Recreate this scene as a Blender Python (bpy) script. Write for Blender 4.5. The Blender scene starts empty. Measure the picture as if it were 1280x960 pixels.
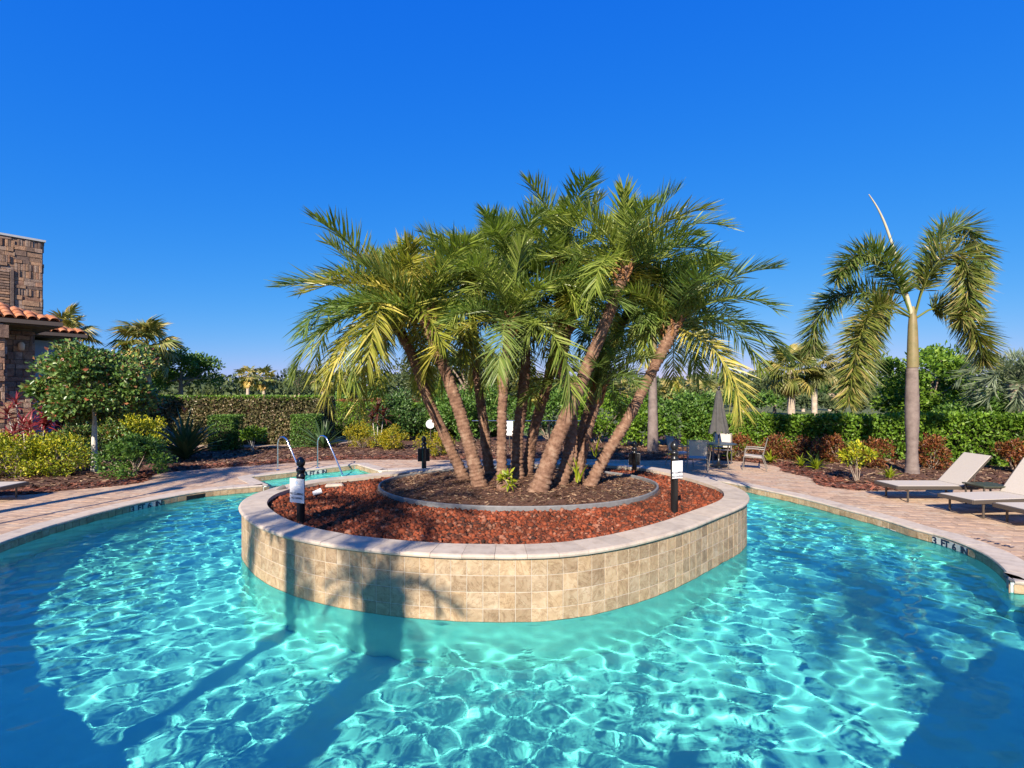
import bpy, bmesh, math, random
import numpy as np
from mathutils import Vector, Matrix
from mathutils.geometry import tessellate_polygon

random.seed(7)
rng = np.random.default_rng(7)
SC = bpy.context.scene
COL = SC.collection
R = math.radians

# ------------------------------------------------------------------ camera
CAM_H = 2.4
F = 640.0          # focal length in photo pixels (photo 1280 wide)
HY = 488.0         # horizon row
cam = bpy.data.objects.new('camera', bpy.data.cameras.new('camera'))
COL.objects.link(cam)
cam.location = (0, 0, CAM_H)
cam.rotation_euler = (R(90), 0, 0)
cam.data.sensor_width = 36
cam.data.lens = 36 * F / 1280
cam.data.shift_y = (HY - 480) / 1280
cam.data.clip_start = 0.05
cam.data.clip_end = 3000
SC.camera = cam

# ------------------------------------------------------------------ world, sun, exposure
SUN_AZ, SUN_EL = 17.0, 32.0       # light travels towards +Y, 17 deg to the right, sun 32 deg up
w = bpy.data.worlds.new('World'); SC.world = w; w.use_nodes = True
nt = w.node_tree; nt.nodes.clear()
sky = nt.nodes.new('ShaderNodeTexSky'); sky.sky_type = 'NISHITA'; sky.sun_disc = False
sky.sun_elevation = R(SUN_EL); sky.sun_rotation = R(180 + SUN_AZ)
sky.altitude = 0; sky.air_density = 1.0; sky.dust_density = 0.15; sky.ozone_density = 3.5
EXPOSURE = 0.95
SKY_S = 0.10
sep = nt.nodes.new('ShaderNodeSeparateColor'); com = nt.nodes.new('ShaderNodeCombineColor'); nt.links.new(sky.outputs[0], sep.inputs[0])
for ch, (amp, gam) in enumerate(((.60, 1.8), (.58, .72), (.96, .16))):      # clear, deep-blue grade of the whole sky
    n1 = nt.nodes.new('ShaderNodeMath'); n1.operation = 'MULTIPLY'; n1.inputs[1].default_value = .119
    n2 = nt.nodes.new('ShaderNodeMath'); n2.operation = 'POWER'; n2.inputs[1].default_value = gam
    n3 = nt.nodes.new('ShaderNodeMath'); n3.operation = 'MULTIPLY'; n3.inputs[1].default_value = amp / (SKY_S * 2 ** EXPOSURE)
    nt.links.new(sep.outputs[ch], n1.inputs[0]); nt.links.new(n1.outputs[0], n2.inputs[0]); nt.links.new(n2.outputs[0], n3.inputs[0]); nt.links.new(n3.outputs[0], com.inputs[ch])
bg = nt.nodes.new('ShaderNodeBackground'); bg.inputs['Strength'].default_value = SKY_S
ow = nt.nodes.new('ShaderNodeOutputWorld')
nt.links.new(com.outputs[0], bg.inputs['Color'])
nt.links.new(bg.outputs[0], ow.inputs['Surface'])
sl = bpy.data.lights.new('sun', 'SUN'); sl.energy = 5.0; sl.angle = R(0.53); sl.color = (1.0, 0.88, 0.72)
sl.cycles.is_caustics_light = True
sun = bpy.data.objects.new('sun', sl); COL.objects.link(sun)
sd = Vector((math.sin(R(SUN_AZ)) * math.cos(R(SUN_EL)), math.cos(R(SUN_AZ)) * math.cos(R(SUN_EL)), -math.sin(R(SUN_EL))))
sun.rotation_euler = sd.to_track_quat('-Z', 'Y').to_euler()
sun.location = -sd * 40
SC.view_settings.view_transform = 'Standard'; SC.view_settings.look = 'None'
SC.view_settings.exposure = EXPOSURE; SC.view_settings.gamma = 1.0
cy = SC.cycles
cy.max_bounces = 10; cy.transparent_max_bounces = 8; cy.diffuse_bounces = 4; cy.glossy_bounces = 4; cy.transmission_bounces = 8
cy.caustics_refractive = True; cy.caustics_reflective = False; cy.blur_glossy = 0.3
cy.sample_clamp_indirect = 6.0
cy.use_denoising = True
try: cy.denoiser = 'OPENIMAGEDENOISE'
except Exception: pass

# ------------------------------------------------------------------ helpers
def P(px, py, z=0.0):
    "point of the horizontal plane z that the photo shows at this pixel"
    d = F * (CAM_H - z) / (py - HY)
    return Vector(((px - 640) / F * d, d, z))
def at(px, py, Y):
    return Vector(((px - 640) / F * Y, Y, CAM_H - (py - HY) / F * Y))

class MB:
    def __init__(s): s.v = []; s.f = []; s.sm = []
    def add(s, vs, fs, smooth=False):
        b = len(s.v); s.v.extend([tuple(x) for x in vs])
        s.f.extend([tuple(i + b for i in f) for f in fs]); s.sm.extend([smooth] * len(fs)); return s
    def box(s, c, size, rot=None, bev=0.0):
        hx, hy, hz = size[0] / 2, size[1] / 2, size[2] / 2
        c = Vector(c)
        if bev <= 0:
            vs = [Vector((x, y, z)) for z in (-hz, hz) for x, y in ((-hx, -hy), (hx, -hy), (hx, hy), (-hx, hy))]
            fs = [(3, 2, 1, 0), (4, 5, 6, 7), (0, 1, 5, 4), (1, 2, 6, 5), (2, 3, 7, 6), (3, 0, 4, 7)]
        else:
            b = bev; vs = []
            for z, i in ((-hz, b), (-hz + b, 0), (hz - b, 0), (hz, b)):
                x, y = hx - i, hy - i; bb = b if i == 0 else b * .6
                for p in ((-x, -y + bb), (-x + bb, -y), (x - bb, -y), (x, -y + bb), (x, y - bb), (x - bb, y), (-x + bb, y), (-x, y - bb)):
                    vs.append(Vector((p[0], p[1], z)))
            fs = [tuple(range(7, -1, -1)), tuple(range(24, 32))]
            for r in range(3):
                for k in range(8):
                    a = r * 8 + k; n = r * 8 + (k + 1) % 8
                    fs.append((a, n, n + 8, a + 8))
        if rot is not None: vs = [rot @ v for v in vs]
        return s.add([v + c for v in vs], fs)
    def tube(s, path, rad, n=8, caps=True, smooth=True):
        pts = [Vector(p) for p in path]; m = len(pts)
        rs = [rad] * m if not hasattr(rad, '__len__') else list(rad)
        vs = []; up = None
        for i, p in enumerate(pts):
            t = (pts[min(i + 1, m - 1)] - pts[max(i - 1, 0)]).normalized()
            if up is None:
                up = Vector((0, 0, 1)) if abs(t.z) < .9 else Vector((1, 0, 0))
            a = (up - t * up.dot(t))
            if a.length < 1e-5: a = t.orthogonal()
            a.normalize(); b = t.cross(a); up = a
            for k in range(n):
                th = 2 * math.pi * k / n
                vs.append(p + (a * math.cos(th) + b * math.sin(th)) * rs[i])
        fs = []
        for i in range(m - 1):
            for k in range(n):
                k2 = (k + 1) % n
                fs.append((i * n + k, i * n + k2, (i + 1) * n + k2, (i + 1) * n + k))
        s.add(vs, fs, smooth)
        if caps:
            s.add(vs[:n], [tuple(range(n - 1, -1, -1))]); s.add(vs[-n:], [tuple(range(n))])
        return s
    def lathe(s, c, prof, n=20, smooth=True):
        c = Vector(c); vs = []; fs = []
        for r, z in prof:
            for k in range(n):
                th = 2 * math.pi * k / n; vs.append(c + Vector((r * math.cos(th), r * math.sin(th), z)))
        for i in range(len(prof) - 1):
            for k in range(n):
                k2 = (k + 1) % n; fs.append((i * n + k, i * n + k2, (i + 1) * n + k2, (i + 1) * n + k))
        s.add(vs, fs, smooth)
        s.add(vs[-n:], [tuple(range(n))]); s.add(vs[:n], [tuple(range(n - 1, -1, -1))])
        return s
    def mesh(s, name):
        me = bpy.data.meshes.new(name); me.from_pydata(s.v, [], s.f)
        if any(s.sm): me.polygons.foreach_set('use_smooth', s.sm)
        me.update(); return me

def fast_mesh(name, V, Fc, smooth=False):
    "V (n,3) array, Fc (m,k) array, all faces with k corners"
    V = np.asarray(V, np.float32); Fc = np.asarray(Fc, np.int32); m, k = Fc.shape
    me = bpy.data.meshes.new(name)
    me.vertices.add(len(V)); me.vertices.foreach_set('co', V.ravel())
    me.loops.add(m * k); me.loops.foreach_set('vertex_index', Fc.ravel())
    me.polygons.add(m); me.polygons.foreach_set('loop_start', np.arange(0, m * k, k, dtype=np.int32))
    me.polygons.foreach_set('loop_total', np.full(m, k, np.int32))
    if smooth: me.polygons.foreach_set('use_smooth', np.ones(m, bool))
    me.update(calc_edges=True); me.validate(); return me

def mk(name, me, mat=None, parent=None, kind=None):
    if isinstance(me, MB): me = me.mesh(name)
    if mat is not None and not me.materials: me.materials.append(mat)
    o = bpy.data.objects.new(name, me); COL.objects.link(o)
    if parent is not None: o.parent = parent
    if kind: o['kind'] = kind
    return o
def thing(name, loc, label, cat, group=None, rz=0.0):
    o = bpy.data.objects.new(name, None); COL.objects.link(o); o.empty_display_size = .2
    o.location = loc; o.rotation_euler = (0, 0, rz)
    return tag(o, label, cat, group)
def tag(o, label, cat, group=None):
    o['label'] = label; o['category'] = cat
    if group: o['group'] = group
    return o

def catmull(pts, n=12, closed=True):
    pts = [np.array(p[:2], float) for p in pts]; out = []; N = len(pts)
    for i in range(N if closed else N - 1):
        g = lambda k: pts[k % N] if closed else pts[min(max(k, 0), N - 1)]
        a, b, c, d = g(i - 1), g(i), g(i + 1), g(i + 2)
        for t in np.linspace(0, 1, n, endpoint=False):
            out.append(.5 * ((2 * b) + (c - a) * t + (2 * a - 5 * b + 4 * c - d) * t * t + (3 * b - a - 3 * c + d) * t ** 3))
    if not closed: out.append(pts[-1])
    return np.array(out)
def resample(C, step, closed=True):
    C = np.asarray(C); D = np.vstack([C, C[:1]]) if closed else C
    L = np.r_[0, np.cumsum(np.linalg.norm(np.diff(D, axis=0), axis=1))]
    n = max(3, int(round(L[-1] / step))); s = np.linspace(0, L[-1], n + 1)
    out = np.c_[np.interp(s, L, D[:, 0]), np.interp(s, L, D[:, 1])]
    return out[:-1] if closed else out
def normals(C):
    T = np.roll(C, -1, 0) - np.roll(C, 1, 0); T /= np.linalg.norm(T, axis=1)[:, None] + 1e-9
    return np.c_[T[:, 1], -T[:, 0]]          # outward for a counter-clockwise loop
def offset(C, d): return C + normals(C) * d
def ccw(C):
    C = np.asarray(C); a = np.sum(C[:, 0] * np.roll(C[:, 1], -1) - np.roll(C[:, 0], -1) * C[:, 1])
    return C if a > 0 else C[::-1]
def inside(Pq, C):
    x, y = Pq[:, 0], Pq[:, 1]; r = np.zeros(len(Pq), bool); a = C; b = np.roll(C, -1, 0)
    for (x1, y1), (x2, y2) in zip(a, b):
        if y1 == y2: continue
        c = ((y1 > y) != (y2 > y)) & (x < (x2 - x1) * (y - y1) / (y2 - y1) + x1); r ^= c
    return r
def dist(Pq, C, closed=True):
    d = np.full(len(Pq), 1e9); a = C; b = np.roll(C, -1, 0)
    if not closed: a, b = C[:-1], C[1:]
    for p, q in zip(a, b):
        v = q - p; L = v @ v + 1e-12; t = np.clip(((Pq - p) @ v) / L, 0, 1)
        d = np.minimum(d, np.linalg.norm(Pq - (p + t[:, None] * v), axis=1))
    return d
def sheet(outer, holes, z):
    loops = [[Vector((p[0], p[1], z)) for p in outer]] + [[Vector((p[0], p[1], z)) for p in h] for h in holes]
    tris = tessellate_polygon(loops); vs = [v for l in loops for v in l]
    m = MB(); fs = []
    for t in tris:
        a, b, c = (vs[i] for i in t); fs.append(t if (b - a).cross(c - a).z > 0 else t[::-1])
    return m.add(vs, fs)
def vnoise(x, y, seed=0):
    "smooth value noise"
    xi = np.floor(x).astype(int); yi = np.floor(y).astype(int); xf = x - xi; yf = y - yi
    def h(i, j):
        n = (i * 374761393 + j * 668265263 + seed * 974634) & 0x7fffffff
        n = (n ^ (n >> 13)) * 1274126177 & 0x7fffffff
        return ((n ^ (n >> 16)) & 0xffff) / 65535.0
    u = xf * xf * (3 - 2 * xf); v = yf * yf * (3 - 2 * yf)
    return (h(xi, yi) * (1 - u) + h(xi + 1, yi) * u) * (1 - v) + (h(xi, yi + 1) * (1 - u) + h(xi + 1, yi + 1) * u) * v

# ------------------------------------------------------------------ materials
def newmat(name):
    m = bpy.data.materials.new(name); m.use_nodes = True; t = m.node_tree
    return m, t, t.nodes['Principled BSDF']
def N(t, kind, **kw):
    n = t.nodes.new(kind)
    for k, v in kw.items(): setattr(n, k, v)
    return n
def ramp(t, cols, fac):
    r = t.nodes.new('ShaderNodeValToRGB'); e = r.color_ramp.elements
    while len(e) < len(cols): e.new(.5)
    for i, c in enumerate(cols):
        p, c = c if len(c) == 2 else (i / (len(cols) - 1), c)
        e[i].position = p; e[i].color = (*c, 1)
    t.links.new(fac, r.inputs[0]); return r.outputs[0]
def mixc(t, a, b, fac, mode='MIX'):
    n = t.nodes.new('ShaderNodeMix'); n.data_type = 'RGBA'; n.blend_type = mode
    for s, v in ((6, a), (7, b), (0, fac)):
        if hasattr(v, 'is_output'): t.links.new(v, n.inputs[s])
        else: n.inputs[s].default_value = (*v, 1) if isinstance(v, tuple) else v
    return n.outputs[2]
def noise(t, scale, detail=4, rough=.6, vec=None, dist_=0.0):
    n = t.nodes.new('ShaderNodeTexNoise'); n.inputs['Scale'].default_value = scale
    n.inputs['Detail'].default_value = detail; n.inputs['Roughness'].default_value = rough; n.inputs['Distortion'].default_value = dist_
    if vec is not None: t.links.new(vec, n.inputs['Vector'])
    return n.outputs[0]
def bump(t, b, h, strength=.4, dist_=.01):
    n = t.nodes.new('ShaderNodeBump'); n.inputs['Strength'].default_value = strength; n.inputs['Distance'].default_value = dist_
    t.links.new(h, n.inputs['Height']); t.links.new(n.outputs[0], b.inputs['Normal'])
def surf(name, cols, scale=6, rough=.8, bstr=.3, bdist=.005, objvar=None, spec=.4, metal=0, bscale=None):
    "noise-ramped surface; objvar: list of colours picked by object random, multiplied in"
    m, t, b = newmat(name)
    pos = N(t, 'ShaderNodeNewGeometry').outputs['Position']
    nz = noise(t, scale, 6, .65, pos)
    c = ramp(t, [(.3 + .4 * i / max(1, len(cols) - 1), k) for i, k in enumerate(cols)], nz) if len(cols) > 1 else None
    if objvar:
        oi = N(t, 'ShaderNodeObjectInfo').outputs['Random']
        oc = ramp(t, objvar, oi); c = mixc(t, c, oc, 1.0, 'MULTIPLY')
    if c is None: b.inputs['Base Color'].default_value = (*cols[0], 1)
    else: t.links.new(c, b.inputs['Base Color'])
    b.inputs['Roughness'].default_value = rough; b.inputs['Specular IOR Level'].default_value = spec; b.inputs['Metallic'].default_value = metal
    if bstr: bump(t, b, noise(t, bscale or scale * 4, 5, .6, pos), bstr, bdist)
    return m
def leafmat(name, cols, trans=.3, rough=.42, objcol=False, spec=.35):
    "per-leaf colour from Random Per Island; translucent blade"
    m, t, b = newmat(name)
    g = N(t, 'ShaderNodeNewGeometry')
    c = ramp(t, cols, g.outputs['Random Per Island'])
    nz = noise(t, 1.3, 3, .6, g.outputs['Position'])
    c = mixc(t, c, ramp(t, [(.3, (.7, .75, .7)), (.7, (1.25, 1.2, 1.1))], nz), 1.0, 'MULTIPLY')
    if objcol:
        c = mixc(t, c, N(t, 'ShaderNodeObjectInfo').outputs['Color'], 1.0, 'MULTIPLY')
    t.links.new(c, b.inputs['Base Color']); b.inputs['Roughness'].default_value = rough; b.inputs['Specular IOR Level'].default_value = spec
    tr = N(t, 'ShaderNodeBsdfTranslucent'); t.links.new(mixc(t, c, (1.0, 1.15, .55), 1.0, 'MULTIPLY'), tr.inputs['Color'])
    mx = N(t, 'ShaderNodeMixShader'); mx.inputs[0].default_value = trans
    t.links.new(b.outputs[0], mx.inputs[1]); t.links.new(tr.outputs[0], mx.inputs[2])
    t.links.new(mx.outputs[0], t.nodes['Material Output'].inputs['Surface'])
    return m
def plain(name, col, rough=.5, metal=0, spec=.5):
    m, t, b = newmat(name); b.inputs['Base Color'].default_value = (*col, 1)
    b.inputs['Roughness'].default_value = rough; b.inputs['Metallic'].default_value = metal; b.inputs['Specular IOR Level'].default_value = spec
    return m

M = {}
M['coping'] = surf('travertine_coping', [(.36, .30, .245), (.46, .395, .325), (.51, .445, .37)], 7, .75, .25, .004, [(.88, .87, .86), (1, .99, .98), (1.06, 1.02, .97)])
M['paver'] = surf('brick_paver', [(.31, .225, .16), (.41, .31, .225), (.47, .37, .285)], 9, .85, .4, .004, [(.78, .70, .66), (.95, .86, .80), (1.02, 1.02, 1.0), (1.12, 1.0, .90), (1.0, .88, .80)])
M['sand'] = surf('joint_sand', [(.22, .17, .13), (.32, .25, .19)], 30, .95)
M['grout'] = surf('pale_grout', [(.44, .40, .34), (.52, .48, .41)], 20, .9)
M['plaster'] = surf('pool_plaster', [(.66, .82, .78), (.72, .87, .82), (.76, .90, .85)], 3, .8, .2, .004)
M['ground'] = surf('turf', [(.05, .075, .02), (.09, .11, .03), (.14, .13, .05)], 2.5, .95, .5, .03)
M['mulch'] = surf('bark_mulch', [(.045, .02, .014), (.11, .05, .033), (.20, .105, .07)], 28, .95, .9, .03)
M['mulch_chip'] = leafmat('bark_chip', [(.05, .026, .018), (.12, .06, .04), (.19, .105, .07), (.34, .24, .165)], 0, .9, spec=.2)
M['mulch_red_chip'] = leafmat('red_bark_chip', [(.07, .022, .015), (.15, .05, .034), (.21, .075, .05), (.26, .13, .09)], 0, .9, spec=.2)
M['black'] = plain('black_paint', (.012, .012, .013), .3)
M['white'] = plain('white_sheet', (.66, .66, .66), .5)
M['ink'] = plain('dark_ink', (.015, .02, .05), .5)
M['chrome'] = plain('polished_steel', (.72, .73, .75), .12, 1.0)

# tile: travertine with veins, tint by object random
def tilemat():
    m, t, b = newmat('travertine_tile')
    pos = N(t, 'ShaderNodeNewGeometry').outputs['Position']; oi = N(t, 'ShaderNodeObjectInfo').outputs['Random']
    add = N(t, 'ShaderNodeVectorMath', operation='ADD'); t.links.new(pos, add.inputs[0])
    mul = N(t, 'ShaderNodeMath', operation='MULTIPLY'); mul.inputs[1].default_value = 37.0; t.links.new(oi, mul.inputs[0])
    cb = N(t, 'ShaderNodeCombineXYZ'); [t.links.new(mul.outputs[0], cb.inputs[i]) for i in range(3)]
    t.links.new(cb.outputs[0], add.inputs[1])
    c = ramp(t, [(.3, (.27, .19, .115)), (.5, (.385, .285, .18)), (.68, (.46, .37, .26))], noise(t, 8, 7, .7, add.outputs[0], .8))
    v = ramp(t, [(.47, (1, 1, 1)), (.497, (.50, .42, .33)), (.52, (1, 1, 1))], noise(t, 3.5, 8, .7, add.outputs[0], 1.5))
    c = mixc(t, c, v, .7, 'MULTIPLY')
    c = mixc(t, c, ramp(t, [(.74, .70, .66), (.9, .88, .83), (1, 1, 1), (1.1, 1.06, 1.0), (.98, .92, .82)], oi), 1.0, 'MULTIPLY')
    t.links.new(c, b.inputs['Base Color']); b.inputs['Roughness'].default_value = .6
    bump(t, b, noise(t, 35, 6, .7, pos), .4, .004); return m
M['tile'] = tilemat()
def watermat():
    m, t, b = newmat('pool_water'); t.nodes.remove(b)
    g = N(t, 'ShaderNodeBsdfGlass'); g.inputs['Roughness'].default_value = 0; g.inputs['IOR'].default_value = 1.33
    g.inputs['Color'].default_value = (.45, .99, .945, 1)
    t.links.new(g.outputs[0], t.nodes['Material Output'].inputs['Surface']); return m
M['water'] = watermat()

# ------------------------------------------------------------------ outlines (metres, camera stands at the origin)
ISLE = ccw(resample(catmull([(-4.5, 9.1), (-4.32, 8.1), (-3.72, 7.2), (-3.05, 6.55), (-2.25, 6.06), (-1.25, 5.72), (-.35, 5.6), (.53, 5.65), (1.31, 5.98),
    (2.17, 6.6), (3.02, 7.42), (3.68, 8.1), (4.05, 8.73), (4.2, 9.4), (4.12, 10.1), (3.9, 10.9), (3.5, 11.8), (2.8, 12.5), (1.6, 12.85), (0, 12.8),
    (-1.3, 12.3), (-2.3, 11.7), (-3.3, 10.95), (-4.15, 10.2)], 10), .06))
POOL = [(-8.2, 9.2), (-8.08, 8.1), (-7.62, 6.8), (-6.85, 5.4), (-5.85, 4.15), (-4.45, 3.1), (-2.9, 2.3), (-1.1, 1.7), (.6, 1.7), (2.1, 2.3), (3.15, 3.05), (4.1, 3.75), (5.1, 4.3)]
POOL_R = [(6.28, 6.45), (6.62, 6.86), (7.0, 7.6), (7.1, 8.4), (6.98, 8.93), (6.95, 9.5), (6.76, 10.3), (6.53, 11.3), (6.15, 12.3), (5.5, 13.6), (4.4, 14.8), (2.9, 15.6), (1.2, 15.95), (-.6, 15.9), (-2.4, 15.65), (-3.96, 15.3)]
POOL_L = [(-6.2, 13.0), (-7.0, 12.55), (-7.5, 12.05), (-7.95, 11.1), (-8.15, 10.1)]
def opencat(p): return [tuple(x) for x in catmull(p, 8, False)]
pool_pts = opencat(POOL) + [(6.0, 3.9), (7.9, 6.1)] + opencat(POOL_R) + [(-5.03, 16.65), (-7.3, 14.25)] + opencat(POOL_L)
POOLC = ccw(np.array(pool_pts))
def dens(C, step=.08):
    out = []
    for a, b in zip(C, np.roll(C, -1, 0)):
        n = max(1, int(math.ceil(np.linalg.norm(b - a) / step)))
        for k in range(n): out.append(a + (b - a) * k / n)
    return np.array(out)
POOLD = dens(POOLC)
WATER_Z, FLOOR_Z, ISLE_TOP = -.15, -1.22, .60

BED_EDGE = [(-40, 9.5), (-14, 11.2), (-11.6, 11.6), (-11.0, 11.8), (-10.4, 12.4), (-9.75, 12.9), (-9.6, 13.7), (-10.1, 14.7), (-9.45, 15.5), (-8.2, 16.3), (-5.65, 17.6), (-2.05, 17.6), (0, 17.9), (1.7, 18.0), (4.5, 17.5), (5.9, 17.6), (7.6, 17.2), (8.3, 16.2), (7.9, 15.1),
    (8.1, 14.1), (7.7, 13.1), (7.9, 12.45), (8.6, 12.15), (11, 12.3), (13, 12.4), (40, 13.2)]
BEDC = np.array(opencat(BED_EDGE) + [(40, 27), (-40, 27)])

# ------------------------------------------------------------------ ground, deck
hole = resample(offset(resample(POOLC, .4), .12), .5)
mk('ground', sheet([(-1500, -300), (1500, -300), (1500, 2500), (-1500, 2500)], [hole], -.10), M['ground'], kind='structure')
deck = mk('pool_deck', sheet([(-16, -9), (16, -9), (16, 18.6), (-16, 18.6)], [offset(resample(POOLC, .3), .1)], -.03), M['sand'], kind='structure')

# pavers: running bond, the largest in view one by one, the rest joined
def in_frame(p, m=30):
    if p[1] < .5: return False
    px = 640 + p[0] / p[1] * F; py = HY + (CAM_H - p[2]) / p[1] * F
    return -m < px < 1280 + m and -m < py < 960 + m
PW, PD, TH = .30, .20, R(-9)
cs, sn = math.cos(TH), math.sin(TH); spots = []
for j in range(-60, 110):
    for i in range(-70, 70):
        u = (i + (.5 if j % 2 else 0)) * PW; v = j * PD
        spots.append((u * cs - v * sn, u * sn + v * cs))
spots = np.array(spots)
ok = (spots[:, 1] > -4) & (spots[:, 1] < 18.6) & (np.abs(spots[:, 0]) < 15.5)
spots = spots[ok]
ip = inside(spots, POOLC); dp = dist(spots, POOLD[::3]); ib = inside(spots, BEDC); db = dist(spots, BEDC)
spots = spots[(~ip) & (dp > .17) & ~(ib & (db > .3))]
pm = []
for k in range(4):
    b = MB().box((0, 0, -.012), (PW - .006 - .002 * k % .004, PD - .007, .024), bev=.004); pm.append(b.mesh('paver')); pm[-1].materials.append(M['paver'])
vis = [i for i, p in enumerate(spots) if in_frame((p[0], p[1], 0), 10)]
# skip those hidden under the island's silhouette
vis.sort(key=lambda i: spots[i][1] ** 2 + .3 * spots[i][0] ** 2)
solo = set(vis[:300]); rest = MB()
for i, p in enumerate(spots):
    z = random.uniform(-.004, .001)
    if i in solo:
        o = mk('paver', pm[i % 4], None, deck); o.location = (p[0], p[1], z); o.rotation_euler = (random.uniform(-.006, .006), random.uniform(-.006, .006), TH + random.choice((0, math.pi)) + random.uniform(-.008, .008))
    else:
        rest.box((p[0], p[1], z - .012), (PW - .006, PD - .007, .024), Matrix.Rotation(TH, 3, 'Z'))
def restmat():
    m, t, b = newmat('brick_paver_far'); g = N(t, 'ShaderNodeNewGeometry')
    c = ramp(t, [(.3, (.31, .225, .16)), (.5, (.41, .31, .225)), (.7, (.47, .37, .285))], noise(t, 9, 6, .65, g.outputs['Position']))
    c = mixc(t, c, ramp(t, [(.78, .70, .66), (.95, .86, .80), (1.02, 1.02, 1.0), (1.12, 1.0, .90), (1.0, .88, .80)], g.outputs['Random Per Island']), 1.0, 'MULTIPLY')
    t.links.new(c, b.inputs['Base Color']); b.inputs['Roughness'].default_value = .85; bump(t, b, noise(t, 36, 5, .6, g.outputs['Position']), .4, .004); return m
mk('paver_field', rest, restmat(), deck, 'stuff')

# ------------------------------------------------------------------ pool shell
def wall_strip(C, z0, z1, flip=False, smooth=False):
    n = len(C); V = np.r_[np.c_[C, np.full(n, z0)], np.c_[C, np.full(n, z1)]]
    i = np.arange(n); j = (i + 1) % n; Fq = np.c_[i, j, j + n, i + n]
    return fast_mesh('wall', V, Fq[:, ::-1] if flip else Fq, smooth)
pool_floor = mk('pool_floor', sheet(offset(resample(POOLC, .3), .15), [], FLOOR_Z), M['plaster'], kind='structure')
pool_wall = mk('pool_wall', wall_strip(POOLD, FLOOR_Z - .02, -.02, True), M['plaster'], kind='structure')
isle_plaster = mk('island_footing', wall_strip(resample(offset(ISLE, -.039), .06), FLOOR_Z - .02, -.158), M['plaster'], kind='structure')
for o in (pool_floor, pool_wall, isle_plaster): o.cycles.is_caustics_receiver = True

# water: real waves
gx = np.arange(-8.4, 8.1, .027); gy = np.arange(1.5, 16.9, .027)
X, Y = np.meshgrid(gx, gy)
Z = np.zeros_like(X)
wr = np.random.default_rng(3)
for k in range(64):
    lam = .13 * (.50 / .13) ** wr.random(); th = wr.uniform(0, 2 * math.pi); kk = 2 * math.pi / lam
    amp = .00098 * (lam / .28) ** 1.35
    Z += amp * np.sin(kk * (X * math.cos(th) + Y * math.sin(th)) + wr.uniform(0, 6.28) + 1.2 * vnoise(X * .7 + k * 7, Y * .7, k))
Z *= .42 * (.55 + .9 * vnoise(X * .35, Y * .35, 91))
Pq = np.c_[X.ravel(), Y.ravel()]
keep = (inside(Pq, POOLC) | (dist(Pq, POOLD[::3]) < .06)) & ~inside(Pq, offset(resample(ISLE, .2), -.16))
kq = keep.reshape(X.shape); kq = kq[:-1, :-1] & kq[1:, :-1] & kq[:-1, 1:] & kq[1:, 1:]
ii, jj = np.nonzero(kq); W = X.shape[1]; a = ii * W + jj
Fq = np.c_[a, a + 1, a + W + 1, a + W]; u, inv = np.unique(Fq, return_inverse=True)
Vw = np.c_[Pq, (WATER_Z + Z).ravel()][u]
water = mk('pool_water', fast_mesh('pool_water', Vw, inv.reshape(Fq.shape), True), M['water'], kind='structure')
water.cycles.is_caustics_caster = True

# ------------------------------------------------------------------ stones along a curve
class Curve:
    def __init__(s, C, nrm=None):
        s.C = np.vstack([C, C[:1]]); n = normals(C) if nrm is None else nrm; s.N = np.vstack([n, n[:1]])
        s.L = np.r_[0, np.cumsum(np.linalg.norm(np.diff(s.C, axis=0), axis=1))]; s.len = s.L[-1]
    def ev(s, t):
        t = t % s.len
        p = np.array([np.interp(t, s.L, s.C[:, 0]), np.interp(t, s.L, s.C[:, 1])])
        n = np.array([np.interp(t, s.L, s.N[:, 0]), np.interp(t, s.L, s.N[:, 1])]); return p, n / (np.linalg.norm(n) + 1e-9)
def swept(cv, s0, s1, prof, k=3, dz=0.0):
    m = MB(); n = len(prof); vs = []
    for t in np.linspace(s0, s1, k):
        p, nn = cv.ev(t)
        for d, z in prof: vs.append((p[0] + nn[0] * d, p[1] + nn[1] * d, z + dz))
    fs = []
    for i in range(k - 1):
        for j in range(n):
            j2 = (j + 1) % n; fs.append((i * n + j, i * n + j2, (i + 1) * n + j2, (i + 1) * n + j))
    fs.append(tuple(range(n - 1, -1, -1))); fs.append(tuple((k - 1) * n + j for j in range(n)))
    return m.add(vs, [f[::-1] for f in fs])
def lay_stones(cv, step, prof, mat, parent, name='coping_stone'):
    n = int(round(cv.len / step)); st = cv.len / n
    for i in range(n):
        j = random.uniform(-.01, .01)
        mk(name, swept(cv, i * st + .002, (i + 1) * st - .002, prof, 3, random.uniform(-.0015, .0015)), mat, parent)

# pool rim
rim = mk('pool_rim_bed', wall_strip(offset(POOLD, .2), -.2, -.035), M['grout'], kind='structure')
pc = Curve(POOLD)
lay_stones(pc, .32, [(.33, -.04), (.33, .010), (.02, .010), (-.012, .003), (-.022, -.014), (-.014, -.036), (0, -.042)], M['coping'], rim)
def tile_mesh(wd, ht, t=.012, b=.003):
    m = MB(); vs = []
    for y, i in ((0, 0), (-t + b, 0), (-t, b)):
        for x, z in ((-wd / 2 + i, -ht / 2 + i), (wd / 2 - i, -ht / 2 + i), (wd / 2 - i, ht / 2 - i), (-wd / 2 + i, ht / 2 - i)): vs.append((x, y, z))
    fs = [(8, 9, 10, 11)]
    for r in range(2):
        for k in range(4): fs.append((r * 4 + k, r * 4 + (k + 1) % 4, r * 4 + 4 + (k + 1) % 4, r * 4 + 4 + k))
    me = m.add(vs, fs).mesh('tile'); me.materials.append(M['tile']); return me
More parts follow.
